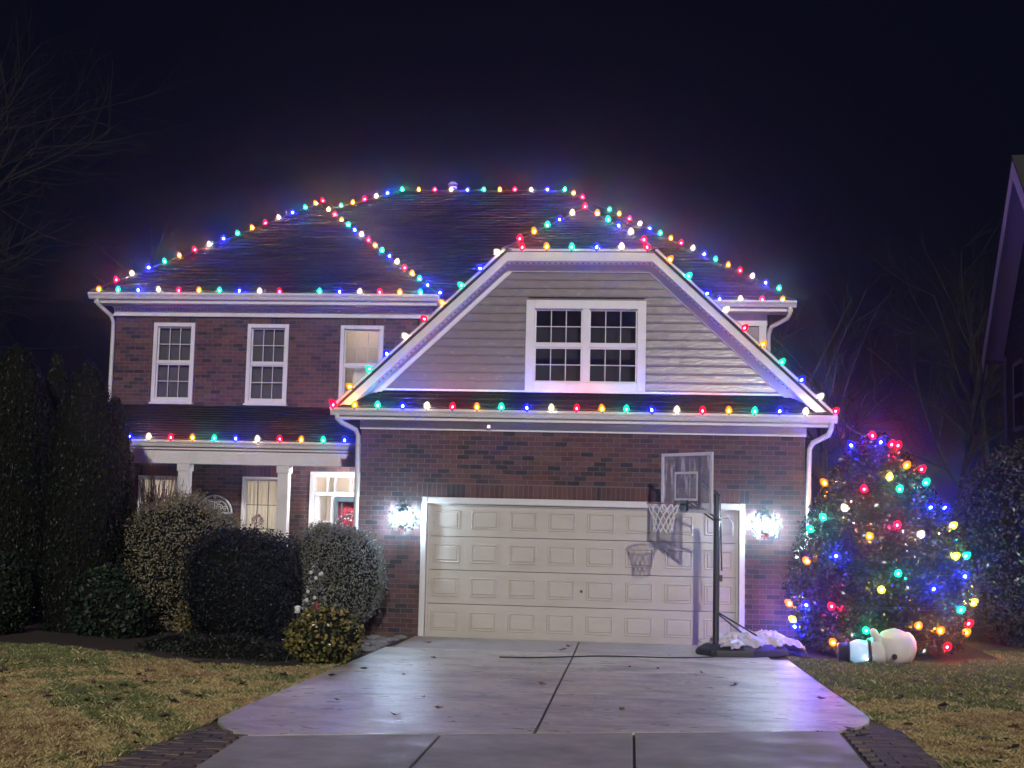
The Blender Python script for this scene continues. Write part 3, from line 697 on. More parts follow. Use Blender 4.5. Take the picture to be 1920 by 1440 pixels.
def along(A, B, spec, up, jit=.12):
    A, B = Vector(A), Vector(B)
    out = []
    for c, t in spec:
        u = Vector(up) + Vector([random.uniform(-jit, jit) for _ in range(3)])
        out.append((c, A + (B - A) * t + Vector((0, 0, random.uniform(-.004, .008))), u))
    return out
def P(s): return [(q[0], float(q[1:])) for q in s.split()]
Z = (0, 0, 1)
eA, eB, eP = (-9.69, 3.36, 6.05), (-2.9, 3.36, 6.03), (-6.15, 6.79, 8.60)
string('string of coloured bulbs along the upper left gutter', [eA, eB], along(eA, eB, P('A.023 T.08 B.139 W.199 R.258 A.317 T.376 B.434 W.493 R.55 T.665 B.722 W.779 R.836 A.893 T.951 B1.006'), Z))
string('string of bulbs climbing the left hip of the upper left roof', [eA, eP], along(eA, eP, P('R.099 W.162 B.23 T.296 A.358 R.424 W.487 B.551 T.614 A.681 R.742 W.806 B.871 T.934 A.985 R1.02'), (-.25, -.2, 1)))
string('closely spaced bulbs down the right hip of the upper left roof', [eP, eB], along(eP, eB, P('W.094 R.153 A.217 T.279 B.336 W.395 R.455 A.513 T.569 B.631 W.692 R.752 A.809 T.865 B.925'), (.1, -.3, 1)))
hm, rl, rr, cr = (-6.0, 7.5, 8.65), (-4.64, 8.31, 9.27), (-.78, 8.31, 9.27), (3.86, 4.08, 6.12)
string('five bulbs up the short hip left of the top ridge', [hm, rl], along(hm, rl, P('T.118 A.29 R.466 W.64 B.81'), Z))
string('straight row of bulbs along the top ridge', [rl, rr], along(rl, rr, P('T.014 A.115 R.212 W.31 B.409 T.508 A.604 R.693 W.791 B.888 T.99'), Z))
string('long string of bulbs down the right hip of the main roof', [rr, cr], along(rr, cr, P('A.037 R.083 T.216 A.264 R.312 W.36 B.406 T.453 A.499 R.544 W.594 B.642 T.688 A.739 R.786 W.833 B.884 T.933'), (.2, -.2, 1)))
ga, gb = (2.3, 4.03, 6.06), (3.72, 4.03, 6.06)
string('short row of bulbs on the far right upper gutter', [ga, gb], along(ga, gb, P('B.076 W.348 R.634 A.9'), Z))
tl, tr, el, er, pj = (-1.28, -.39, 6.14), (1.12, -.39, 6.14), (-3.97, -.39, 3.60), (3.87, -.39, 3.60), (-.09, 1.66, 7.28)
string('string of bulbs up the left rake of the garage gable', [el, tl], along(el, tl, P('R.014 A.114 T.227 B.327 W.435 R.543 A.646 T.756 B.865 W.967'), (-.72, -.1, .70)))
string('string of bulbs down the right rake of the garage gable', [tr, er], along(tr, er, P('A.072 T.177 B.282 W.386 R.491 A.593 T.697 B.804 W.906 R.989'), (.70, -.1, .70)))
string('six bulbs along the flat clipped top of the garage gable', [tl, tr], along(tl, tr, P('R.121 A.282 T.446 B.609 W.771 R.936'), Z))
string('bulbs up the left edge of the small hip above the garage gable', [tl, pj], along(tl, pj, P('R.182 A.352 T.512 B.664 W.829 R.999'), Z))
string('bulbs down the right edge of the small hip above the garage gable', [pj, tr], along(pj, tr, P('A.187 T.346 B.495 W.661 R.833'), Z))
g0, g1 = (-3.94, -.45, 3.60), (3.85, -.45, 3.60)
string('long row of coloured bulbs along the garage gutter', [g0, g1], along(g0, g1, P('R.004 A.048 T.095 B.146 W.195 R.247 A.296 T.345 B.396 W.445 R.495 A.545 T.593 B.643 W.692 R.742 A.793 T.843 B.891 W.941'), Z))
p0, p1 = (-8.7, 1.79, 3.14), (-3.57, 1.79, 3.14)
string('row of coloured bulbs along the porch gutter above the shrubs', [p0, p1], along(p0, p1, P('B.114 W.182 R.261 A.338 T.415 B.491 W.568 R.646 A.721 T.798 B.872'), Z))

# ------------------------------------------------------------------ vegetation
rng = np.random.default_rng(11)
def leaf_mesh(name, pts, nrm, size, cols, m, aspect=.5, core=None, tip=None):
    n = len(pts); nrm = nrm / (np.linalg.norm(nrm, axis=1, keepdims=True) + 1e-9)
    t = rng.normal(size=(n, 3)) if tip is None else tip + rng.normal(size=(n, 3)) * .35
    t -= nrm * (t * nrm).sum(1, keepdims=True); t /= np.linalg.norm(t, axis=1, keepdims=True) + 1e-9
    s = np.cross(nrm, t); L = (size * rng.uniform(.65, 1.35, n))[:, None]; w = L * aspect * .5
    lift = nrm * L * .12
    V = np.stack([pts - t * L * .5, pts + s * w + lift, pts + t * L * .5, pts - s * w + lift], 1).reshape(-1, 3)
    F = np.arange(n * 4).reshape(-1, 4); Cc = np.repeat(cols, 4, 0)
    nf = n
    loops = F.ravel(); sizes = np.full(n, 4)
    if core is not None:
        cv, cf, cc = core; b = len(V); V = np.vstack([V, cv]); Cc = np.vstack([Cc, np.tile(cc, (len(cv), 1))])
        loops = np.concatenate([loops, (cf + b).ravel()]); sizes = np.concatenate([sizes, np.full(len(cf), 4)]); nf += len(cf)
    me = bpy.data.meshes.new(name); me.vertices.add(len(V)); me.vertices.foreach_set('co', V.astype('f').ravel())
    me.loops.add(len(loops)); me.loops.foreach_set('vertex_index', loops.astype('i'))
    me.polygons.add(nf); me.polygons.foreach_set('loop_start', np.concatenate([[0], np.cumsum(sizes)[:-1]]).astype('i'))
    me.update(calc_edges=True)
    a = me.attributes.new('Col', 'FLOAT_COLOR', 'POINT'); a.data.foreach_set('color', np.hstack([Cc, np.ones((len(Cc), 1))]).astype('f').ravel())
    me.materials.append(m); me.materials.append(M['shade_core'])
    if core is not None: mi = np.zeros(nf, 'i'); mi[n:] = 1; me.polygons.foreach_set('material_index', mi)
    return me
def pal(n, cols, var=.25):
    c = np.array(cols)[rng.integers(0, len(cols), n)]; return np.clip(c * rng.uniform(1 - var, 1 + var, (n, 1)), 0, 1)
def wob(d, k, ph): return np.sin(d[:, 0] * k + ph) * np.sin(d[:, 1] * k * 1.1 + ph * 2) + .6 * np.sin(d[:, 2] * k * 1.3 + ph * 3) * np.sin(d[:, 0] * k * .8)
def lobe_plant(lobes, n, size, cols, m, spread=.10, wobble=.05, aspect=.5, core=.86, corecol=(.012, .012, .008), zmin=0.02, nj=.8, box=0, stray=.04):
    """dense clipped shrub: leaves through the outer shell of one or more ellipsoids, round a solid core with inner shade in its colour"""
    area = np.array([(l[3] * l[4] + l[4] * l[5] + l[3] * l[5]) for l in lobes]); cnt = (n * area / area.sum()).astype(int)
    PP = []; NN = []; cores_v = []; cores_f = []; off = 0
    for (cx, cy, cz, rx, ry_, rz), k in zip(lobes, cnt):
        d = rng.normal(size=(k, 3)); d /= np.linalg.norm(d, axis=1, keepdims=True)
        if box: d = d / (np.abs(d) ** box).sum(1, keepdims=True) ** (1 / box)
        ph = rng.uniform(0, 6); r = 1 - np.abs(rng.normal(size=k)) * spread + .03 * rng.normal(size=k) + wobble * wob(d, 5, ph) + wobble * .5 * wob(d, 13, ph)
        r = r + (rng.random(k) < stray) * rng.random(k) * .12
        R = np.array([rx, ry_, rz]); p = np.array([cx, cy, cz]) + d * R * r[:, None]
        keep = p[:, 2] > zmin
        for q in lobes:
            if q[:3] == (cx, cy, cz): continue
            keep &= (((p - np.array(q[:3])) / np.array(q[3:6])) ** 2).sum(1) > .72
        PP.append(p[keep]); NN.append((d / R)[keep])
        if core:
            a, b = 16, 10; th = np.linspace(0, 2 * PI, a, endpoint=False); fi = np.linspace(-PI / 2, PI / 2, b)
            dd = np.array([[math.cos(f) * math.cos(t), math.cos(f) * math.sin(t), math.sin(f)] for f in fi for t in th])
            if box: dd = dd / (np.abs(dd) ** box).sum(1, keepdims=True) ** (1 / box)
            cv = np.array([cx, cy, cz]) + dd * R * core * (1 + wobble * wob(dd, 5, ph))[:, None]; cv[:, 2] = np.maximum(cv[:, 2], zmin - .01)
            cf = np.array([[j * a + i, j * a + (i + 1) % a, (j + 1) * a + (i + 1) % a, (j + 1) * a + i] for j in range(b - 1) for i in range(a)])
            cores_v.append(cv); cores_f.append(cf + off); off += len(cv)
    PP = np.vstack(PP); NN = np.vstack(NN); NN /= np.linalg.norm(NN, axis=1, keepdims=True)
    N2 = NN + rng.normal(size=NN.shape) * nj
    core_t = (np.vstack(cores_v), np.vstack(cores_f), np.array(corecol)) if core else None
    return leaf_mesh('crown', PP, N2, size, pal(len(PP), cols), m, aspect, core_t)
def prof_plant(o, H, prof, n, size, cols, m, spread=.10, wobble=.05, aspect=.5, core=.85, corecol=(.010, .012, .008), nj=.8, uptip=False, lump=5.):
    """column or cone shaped crown from a radius profile over height"""
    h = rng.uniform(0, 1, n * 3); r = np.array([prof(x) for x in h]); keep = rng.uniform(0, r.max(), n * 3) < r; h = h[keep][:n]; r = r[keep][:n]; k = len(h)
    th = rng.uniform(0, 2 * PI, k); d = np.stack([np.cos(th), np.sin(th), h * 3], 1); ph = rng.uniform(0, 6)
    f = 1 - np.abs(rng.normal(size=k)) * spread + .03 * rng.normal(size=k) + wobble * wob(d, lump, ph) + wobble * .6 * wob(d, lump * 2.7, ph)
    p = np.array(o) + np.stack([np.cos(th) * r * f, np.sin(th) * r * f, h * H], 1)
    nn = np.stack([np.cos(th), np.sin(th), np.full(k, .25)], 1) + rng.normal(size=(k, 3)) * nj
    ct = None
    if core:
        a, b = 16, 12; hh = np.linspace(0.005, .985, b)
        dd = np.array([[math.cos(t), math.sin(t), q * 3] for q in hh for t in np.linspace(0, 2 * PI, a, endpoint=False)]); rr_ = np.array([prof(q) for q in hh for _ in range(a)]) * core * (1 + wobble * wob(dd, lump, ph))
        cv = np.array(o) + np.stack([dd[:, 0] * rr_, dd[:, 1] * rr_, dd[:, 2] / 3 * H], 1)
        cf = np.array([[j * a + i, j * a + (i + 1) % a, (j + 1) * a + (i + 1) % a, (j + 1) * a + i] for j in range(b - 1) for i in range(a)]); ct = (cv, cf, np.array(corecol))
    tip = np.tile(np.array([[0, 0, 1.]]), (k, 1)) if uptip else None
    return leaf_mesh('crown', p, nn, size, pal(k, cols), m, aspect, ct, tip)
def plant(name, label, cat, me, base, group=None, stems=3, sh=.5, sr=.025, spread=.15):
    t = thing(name, label, cat, base, group); b = Vector(base)
    o = link('crown', me, t); o.location = -b
    mb = MB()
    for i in range(stems):
        a = 2 * PI * i / stems + .4; mb.tube([(0.02 * math.cos(a), .02 * math.sin(a), -.03), (spread * .4 * math.cos(a), spread * .4 * math.sin(a), sh * .5), (spread * math.cos(a), spread * math.sin(a), sh)], [sr, sr * .8, sr * .5], 6)
    obj('trunk', mb, M['bark'], t); return t
egg = lambda R, lo=.55, pw=1.4: (lambda h: R * (min(1, (h / .22)) ** .5 * (1 - lo) + lo if h < .22 else max(0.0, 1 - ((h - .22) / .78) ** pw) ** .75))
def col_prof(R): return lambda h: R * min(1, .75 + h * 1.1) * max(0.0, 1 - max(0, (h - .35) / .65) ** 2.2) ** .6

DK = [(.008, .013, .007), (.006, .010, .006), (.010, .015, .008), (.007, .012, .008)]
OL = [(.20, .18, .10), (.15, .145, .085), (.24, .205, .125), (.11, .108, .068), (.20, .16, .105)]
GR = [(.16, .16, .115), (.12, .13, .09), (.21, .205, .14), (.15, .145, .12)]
# tall arborvitae at the left
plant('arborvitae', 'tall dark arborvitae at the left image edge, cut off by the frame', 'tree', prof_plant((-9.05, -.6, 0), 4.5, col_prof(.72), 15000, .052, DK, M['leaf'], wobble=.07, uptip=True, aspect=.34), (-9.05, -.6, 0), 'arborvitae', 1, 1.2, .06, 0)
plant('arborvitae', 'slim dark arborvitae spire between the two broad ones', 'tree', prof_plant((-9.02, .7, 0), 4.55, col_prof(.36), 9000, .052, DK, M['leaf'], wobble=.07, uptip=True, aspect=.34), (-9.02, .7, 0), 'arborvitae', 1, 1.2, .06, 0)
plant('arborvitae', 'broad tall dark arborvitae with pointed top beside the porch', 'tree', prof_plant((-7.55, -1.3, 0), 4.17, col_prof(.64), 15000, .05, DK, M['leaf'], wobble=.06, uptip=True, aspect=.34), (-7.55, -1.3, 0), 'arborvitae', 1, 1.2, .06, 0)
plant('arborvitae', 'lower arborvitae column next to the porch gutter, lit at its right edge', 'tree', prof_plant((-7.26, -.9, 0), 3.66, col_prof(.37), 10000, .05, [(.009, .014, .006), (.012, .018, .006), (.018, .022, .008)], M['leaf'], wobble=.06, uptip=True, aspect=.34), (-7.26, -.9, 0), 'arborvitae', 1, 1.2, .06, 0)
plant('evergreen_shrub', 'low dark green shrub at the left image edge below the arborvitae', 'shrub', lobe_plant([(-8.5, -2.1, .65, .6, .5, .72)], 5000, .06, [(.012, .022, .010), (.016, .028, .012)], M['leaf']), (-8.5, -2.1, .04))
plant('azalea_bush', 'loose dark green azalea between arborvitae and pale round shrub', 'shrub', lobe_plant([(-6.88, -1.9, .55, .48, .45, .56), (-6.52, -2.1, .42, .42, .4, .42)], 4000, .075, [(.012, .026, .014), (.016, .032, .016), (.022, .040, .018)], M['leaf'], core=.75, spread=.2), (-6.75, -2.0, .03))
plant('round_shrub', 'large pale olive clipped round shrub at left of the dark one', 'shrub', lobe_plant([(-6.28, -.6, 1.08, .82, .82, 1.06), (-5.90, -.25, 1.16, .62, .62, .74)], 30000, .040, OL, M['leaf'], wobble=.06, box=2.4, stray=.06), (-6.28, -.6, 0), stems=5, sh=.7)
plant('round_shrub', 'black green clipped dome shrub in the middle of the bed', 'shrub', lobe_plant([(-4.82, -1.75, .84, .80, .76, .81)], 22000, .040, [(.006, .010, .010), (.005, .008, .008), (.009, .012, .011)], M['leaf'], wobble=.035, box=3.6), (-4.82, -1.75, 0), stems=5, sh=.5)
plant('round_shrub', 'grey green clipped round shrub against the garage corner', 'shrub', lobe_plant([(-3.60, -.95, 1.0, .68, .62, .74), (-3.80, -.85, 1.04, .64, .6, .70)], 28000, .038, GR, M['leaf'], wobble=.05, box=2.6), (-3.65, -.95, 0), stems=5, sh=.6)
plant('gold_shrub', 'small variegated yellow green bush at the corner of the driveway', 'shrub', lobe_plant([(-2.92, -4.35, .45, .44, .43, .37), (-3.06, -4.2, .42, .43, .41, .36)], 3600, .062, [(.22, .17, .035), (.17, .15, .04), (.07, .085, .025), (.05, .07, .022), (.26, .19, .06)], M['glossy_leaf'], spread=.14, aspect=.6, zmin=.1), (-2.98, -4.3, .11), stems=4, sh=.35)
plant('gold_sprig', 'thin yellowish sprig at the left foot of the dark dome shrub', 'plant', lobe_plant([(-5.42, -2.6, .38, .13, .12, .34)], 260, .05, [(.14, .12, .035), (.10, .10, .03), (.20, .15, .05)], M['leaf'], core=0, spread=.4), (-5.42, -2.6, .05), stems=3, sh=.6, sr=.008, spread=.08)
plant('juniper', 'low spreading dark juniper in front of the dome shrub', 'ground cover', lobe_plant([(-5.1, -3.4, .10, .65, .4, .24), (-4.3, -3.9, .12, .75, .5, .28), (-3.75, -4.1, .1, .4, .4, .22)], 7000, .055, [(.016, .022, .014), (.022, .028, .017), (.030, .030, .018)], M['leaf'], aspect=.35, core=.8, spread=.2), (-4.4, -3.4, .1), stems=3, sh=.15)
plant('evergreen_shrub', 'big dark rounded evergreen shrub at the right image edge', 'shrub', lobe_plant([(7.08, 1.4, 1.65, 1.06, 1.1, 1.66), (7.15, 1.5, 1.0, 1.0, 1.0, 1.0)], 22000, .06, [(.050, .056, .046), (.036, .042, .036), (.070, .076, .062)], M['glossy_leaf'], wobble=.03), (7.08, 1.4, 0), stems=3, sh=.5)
# red twig shrub in front of the porch
t = thing('twiggy_shrub', 'leafless reddish twig shrub in front of the porch column', 'shrub', (-7.35, 1.1, 0)); mb = MB()
for i in range(230):
    a = random.uniform(0, 2 * PI); r = random.uniform(.05, .75); h = random.uniform(1.9, 2.62) - r * .25
    b0 = Vector((random.uniform(-.15, .15), random.uniform(-.15, .15), 0)); e = Vector((r * math.cos(a), r * math.sin(a) * .7, h)); mdl = b0.lerp(e, .5) + Vector((random.uniform(-.1, .1), random.uniform(-.1, .1), .12))
    mb.tube([b0, mdl, e], [.009, .006, .003], 3)
    for q in range(2): s = b0.lerp(e, random.uniform(.6, .9)); mb.tube([s, s + Vector((random.uniform(-.14, .14), random.uniform(-.1, .1), random.uniform(.1, .25)))], [.004, .002], 3)
M['twig'] = mat('red_twig', (.10, .032, .030), .7, .2, 8); obj('twigs', mb, M['twig'], t)

# ------------------------------------------------------------------ lit holly tree and its bulbs
TX, TY, TH = 4.46, -.30, 3.20
def holly(h): return 1.36 * (.86 + .14 * min(1, h / .25) if h < .25 else max(0.02, 1 - ((h - .25) / .77) ** 1.45) ** .72)
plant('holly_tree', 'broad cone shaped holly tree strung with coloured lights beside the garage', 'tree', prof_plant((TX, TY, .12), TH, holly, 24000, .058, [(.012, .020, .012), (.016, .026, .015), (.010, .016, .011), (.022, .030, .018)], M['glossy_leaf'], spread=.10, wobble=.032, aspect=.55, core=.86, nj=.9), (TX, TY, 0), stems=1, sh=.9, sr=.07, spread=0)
cam = Vector((0.7293, -19.614, 2.1785))
TREE = 'R.59,3.24 B.15,3.10 B.68,3.14 R.83,3.11 R.93,3.10 A1.0,2.80 R1.28,2.76 T1.28,2.56 A-.24,2.53 Y.72,2.62 T.84,2.45 R.36,2.44 B1.28,2.20 B1.70,2.20 W.09,2.16 T-.18,2.02 T-.34,1.84 R.75,1.94 W1.07,1.81 A.37,1.77 Y1.66,1.94 Y1.60,1.51 T1.89,1.50 A-.42,1.38 B-.07,1.48 T.71,1.27 B1.74,1.23 B1.20,1.07 Y.48,1.04 A-.78,.73 B-.44,.75 R-.14,.77 T1.64,.76 Y2.05,.82 A.99,.55 A1.32,.48 R1.91,.52 A2.0,.38 T.30,.46 A-.10,.25 Y-.62,.49 B-.73,.39 R1.45,.24'
# the two numbers are metres right of a plumb line .7 m left of the trunk and metres above the ground, read on the near face of the crown
tb = []
for q in TREE.split():
    c = q[0]; a, z = q[1:].split(','); dx = float(a) - .68; z = float(z)
    r = holly(min(1, max(0, (z - .12) / TH))); dx = max(-r * .985, min(r * .985, dx))
    if abs(dx) < r: y = -math.sqrt(r * r - dx * dx) * 1.02
    else: y = -.05
    n = Vector((dx, y, .3)).normalized()
    tb.append((c, Vector((TX + dx, TY + y, max(.15, z))) + n * .02, n + Vector((0, 0, .5))))
order = sorted(tb, key=lambda b: -b[1].z)
path = [(3.86, -.45, 3.58)] + [tuple(Vector((3.86, -.45, 3.58)).lerp(order[0][1], t) + Vector((0, 0, -.10 * math.sin(PI * t)))) for t in (.25, .5, .75)]
s = thing('light_string', 'coloured bulbs wound round the holly tree, fed by a cord from the gutter', 'string lights', (3.86, -.45, 3.58), 'coloured light strings')
o = Vector((3.86, -.45, 3.58)); mb = MB(); mb.tube([Vector(q) - o for q in path] + [order[0][1] - o], .011, 5)
for i in range(len(order) - 1):
    a, b = order[i][1], order[i + 1][1]; q = []
    for k in range(7):
        p = a.lerp(b, k / 6); h = (p.z - .12) / TH; d = Vector((p.x - TX, p.y - TY)); r = holly(min(1, max(0, h))) * .90
        if d.length > 1e-3: d = d.normalized() * r
        q.append(Vector((TX + d.x, TY + d.y, p.z)) - o)
    mb.tube(q, .003, 4)
for c, p, u in order: u = u.normalized(); mb.tube([p - o - u * .062, p - o - u * .026], .0125, 6, mi=1)
obj('cord', mb, [M['dgreen'], M['dgreen']], s)
for c, p, u in order:
    u = u.normalized(); bo = link('bulb', bulb_meshes[c], s, p - o - u * .028); bo.rotation_mode = 'QUATERNION'; bo.rotation_quaternion = u.to_track_quat('Z', 'Y'); bo.scale = (1.1, 1.1, 1.1)

# ------------------------------------------------------------------ bare trees
def bare_tree(name, label, base, H, seed, lean=(0, 0), r0=.16, m=None, group=None, depth=5, side=None):
    rnd = random.Random(seed); trunk = MB(); crown = MB()
    def branch(p, d, L, r, k):
        mb = trunk if k == 0 else crown
        n = 5; pts = [p]; rad = [r]
        for i in range(n):
            d = (d + Vector((rnd.uniform(-.14, .14), rnd.uniform(-.14, .14), rnd.uniform(-.03, .12)))).normalized()
            p = p + d * (L / n); pts.append(p); rad.append(r * (1 - .55 * (i + 1) / n))
            if k < depth and (k > 0 or i >= 1):
                for q in range(2 if k == 0 else (1 if rnd.random() < .85 else 2)):
                    a = rnd.uniform(0, 2 * PI); s = d.orthogonal().normalized(); s = Matrix.Rotation(a, 3, d) @ s
                    if side and k == 0 and rnd.random() < .6: s = Vector(side)
                    dd = (d * rnd.uniform(.6, 1.0) + s * rnd.uniform(.5, .9)).normalized()
                    branch(p, dd, L * rnd.uniform(.42, .68), rad[-1] * rnd.uniform(.45, .65), k + 1)
        mb.tube(pts, rad, 6 if k == 0 else (4 if k < 3 else 3), cap=False)
    branch(Vector((0, 0, -.1)), Vector((lean[0], lean[1], 1)).normalized(), H * .6, r0, 0)
    t = thing(name, label, 'tree', base, group)
    obj('trunk', trunk, m or M['bark'], t); obj('crown', crown, m or M['bark'], t); return t
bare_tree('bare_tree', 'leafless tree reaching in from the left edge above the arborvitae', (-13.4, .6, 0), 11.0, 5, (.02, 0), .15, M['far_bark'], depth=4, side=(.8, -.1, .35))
far = [(-14, 24, 11, 1), (-9, 30, 12.5, 2), (-5.2, 27, 12.5, 3), (-2.0, 33, 13, 4), (5.2, 26, 11, 6), (8.4, 30, 12, 7), (11.5, 24, 12, 8), (14.6, 31, 12.5, 9), (9.6, 36, 12.5, 10), (1.5, 38, 13, 12)]
names = ['leafless tree far behind the left roof corner', 'tall bare tree behind the upper left roof', 'bare tree rising behind the left end of the ridge', 'bare tree behind the roof vent', 'bare tree right of the main ridge', 'slender bare tree in the dark gap right of the house', 'forked bare tree in the dark gap before the neighbouring house', 'bare tree half hidden by the neighbouring house', 'far bare tree deep in the dark gap at right', 'far bare tree behind the ridge centre']
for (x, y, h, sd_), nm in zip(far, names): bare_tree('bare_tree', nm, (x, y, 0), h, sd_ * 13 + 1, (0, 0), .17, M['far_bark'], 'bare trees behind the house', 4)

# ------------------------------------------------------------------ wall lamps with swags
M['lamp_core'] = emit('lamp_core', (.58, .80, 1.0), LAMP_POWER)
M['lamp_glass'] = glass_mat('lamp_glass', (.97, .98, 1), .1, .04)
def wall_lamp(x, z, lab, lab2):
    t = thing('wall_lamp', lab, 'wall lamp', (x, -.0, z))
    mb = MB(); mb.box(-.055, .055, -.025, -.001, -.14, .16); obj('back_plate', mb, M['black'], t, bevel=.01)
    mb = MB(); mb.tube([(0, -.02, .14), (0, -.09, .20), (0, -.15, .17), (0, -.15, .13)], .012, 6); obj('arm', mb, M['black'], t)
    mb = MB(); mb.lathe([(.0, .15), (.03, .14), (.095, .10), (.10, .085), (0, .088)], 6, (0, -.15, 0)); obj('cap', mb, M['black'], t)
    mb = MB()
    for k in range(6):
        a = PI / 3 * k; mb.bar((.085 * math.cos(a), -.15 + .085 * math.sin(a), .088), (.062 * math.cos(a), -.15 + .062 * math.sin(a), -.13), .008, .008)
    mb.lathe([(.062, -.13), (.066, -.14), (.02, -.17), (0, -.19)], 6, (0, -.15, 0)); obj('cage', mb, M['black'], t)
    mb = MB(); mb.lathe([(.080, .085), (.058, -.128)], 6, (0, -.15, 0)); obj('glass', mb, M['lamp_glass'], t)
    mb = MB(); mb.lathe([(.012, -.08), (.034, -.03), (.042, .01), (.030, .045), (0, .06)], 10, (0, -.15, 0)); obj('bulb', mb, M['lamp_core'], t, smooth=True)
    s = thing('lamp_swag', lab2, 'swag', (x, -.02, z), 'evergreen swags round the garage lamps')
    n = 330; a = rng.uniform(0, 2 * PI, n); r = .155 + .085 * rng.random(n) ** 1.3; rr_ = r * (1 + .25 * np.sin(a * 3 + x) * rng.random(n))
    pts = np.stack([rr_ * np.cos(a) * 1.05, -.05 - .14 * rng.random(n), rr_ * np.sin(a) - .02], 1)
    me = leaf_mesh('sprigs', pts, np.stack([np.cos(a) * .4, -np.ones(n), np.sin(a) * .4], 1) + rng.normal(size=(n, 3)) * .9, .042, pal(n, [(.05, .09, .05), (.07, .11, .06), (.04, .07, .04)]), M['glossy_leaf'], .45)
    tag(link('sprigs', me, s), kind='stuff')
    mb = MB()
    for q in range(14):
        w = 2 * PI * q / 14; mb.tube([(.2 * math.cos(w), -.03, .2 * math.sin(w)), (.2 * math.cos(w + .46), -.035, .2 * math.sin(w + .46))], .006, 4)
    obj('ring', mb, M['bark'], s)
    mb = MB()
    for sx in (-1, 1):
        mb.tube([(0, -.16, -.19), (sx * .03, -.17, -.165), (sx * .06, -.17, -.18), (sx * .05, -.16, -.20), (0, -.16, -.19)], [.008, .014, .016, .014, .008], 6)
        mb.tube([(0, -.16, -.19), (sx * .02, -.165, -.23), (sx * .035, -.16, -.27)], [.008, .010, .008], 5)
    obj('bow', mb, M['red_ribbon'], s)
wall_lamp(-2.80, 1.88, 'glowing wall lantern left of the garage door', 'sprigs and red bow round the lantern left of the garage door')
wall_lamp(2.83, 1.91, 'glowing wall lantern right of the garage door', 'sprigs and red bow round the lantern right of the garage door')
pl = thing('porch_lamp', 'small ceiling lamp over the front door, behind the garage corner', 'lamp', (-4.15, 2.75, 2.93))
mb = MB(); mb.lathe([(.10, 0), (.11, -.03), (.09, -.045)], 12); obj('mount', mb, M['black'], pl)
M['porch_core'] = emit('porch_core', (.95, .95, 1.0), 1100); mb = MB(); mb.lathe([(.085, -.045), (.09, -.09), (.05, -.13), (0, -.14)], 12); obj('globe', mb, M['porch_core'], pl, smooth=True)

# ------------------------------------------------------------------ basketball hoop
bh = thing('basketball_hoop', 'portable basketball hoop on black pole in front of the garage door', 'basketball hoop', (2.0, -1.40, gz(-1.4) + .022))
nb = Vector((-math.sin(math.radians(57)), -math.cos(math.radians(57)), 0)); sb_ = Vector((-nb.y, nb.x, 0)) * -1      # facing, and sideways
sb_ = Vector((math.cos(math.radians(57)), -math.sin(math.radians(57)), 0))
def L3(a, b, c): return nb * a + sb_ * b + Vector((0, 0, c))
def obox(mb, a0, a1, b0, b1, c0, c1, **k):
    vs = [L3(a, b, c) for c in (c0, c1) for a, b in ((a0, b0), (a1, b0), (a1, b1), (a0, b1))]
    mb.add(vs, [(0,3,2,1),(4,5,6,7),(0,1,5,4),(1,2,6,5),(2,3,7,6),(3,0,4,7)], **k)
mb = MB(); mb.tube([(0, 0, .05), (0, 0, 2.30)], .046, 10); obj('pole', mb, M['black'], bh, smooth=False)
mb = MB()
outline = [(.20, -.20), (.14, .20), (-.35, .42), (-1.0, .40), (-1.12, .2), (-1.12, -.2), (-1.0, -.40), (-.35, -.42)]
nO = len(outline)
vs = [L3(a, b, 0) for a, b in outline] + [L3(a * .99, b * .99, .10) for a, b in outline] + [L3(-.45 + (a + .45) * .8, b * .78, .17) for a, b in outline]
mb.add(vs, [tuple(range(nO))[::-1], tuple(range(2 * nO, 3 * nO))] + [(r * nO + i, r * nO + (i + 1) % nO, (r + 1) * nO + (i + 1) % nO, (r + 1) * nO + i) for r in (0, 1) for i in range(nO)])
obj('base', mb, M['bplastic'], bh, bevel=.02)
for b in (-.22, .22): mb = MB(); mb.tube([L3(0, b * .12, .62), L3(-.82, b, .16)], .013, 6); obj('brace', mb, M['black'], bh)
for b in (-.18, .18): mb = MB(); mb.lathe([(.05, -.02), (.05, .02)], 10, L3(.16, b, .05), mat=Matrix.Rotation(PI / 2, 3, sb_.cross(Vector((0, 0, 1)))) ); obj('wheel', mb, M['bplastic'], bh)
c0, c1, hw = 2.03, 2.86, .60; A0 = .54
tilt = -.02
mb = MB(); mb.add([L3(A0, -hw, c0), L3(A0, hw, c0), L3(A0, hw, c1), L3(A0, -hw, c1), L3(A0 - .008, -hw, c0), L3(A0 - .008, hw, c0), L3(A0 - .008, hw, c1), L3(A0 - .008, -hw, c1)], [(0,1,2,3),(7,6,5,4),(0,4,5,1),(1,5,6,2),(2,6,7,3),(3,7,4,0)])
bo = obj('backboard', mb, M['acrylic'], bh)
mb = MB(); fr = .035
obox(mb, A0 - .02, A0 + .012, -hw - .01, -hw + fr, c0 - .01, c1 + .01); obox(mb, A0 - .02, A0 + .012, hw - fr, hw + .01, c0 - .01, c1 + .01); obox(mb, A0 - .02, A0 + .012, -hw + fr, hw - fr, c1 - fr, c1 + .01); obox(mb, A0 - .02, A0 + .012, -hw + fr, hw - fr, c0 - .01, c0 + fr)
obj('board_frame', mb, M['frame_grey'], bo)
mb = MB(); tw, t0, t1, q = .28, 2.19, 2.60, .032
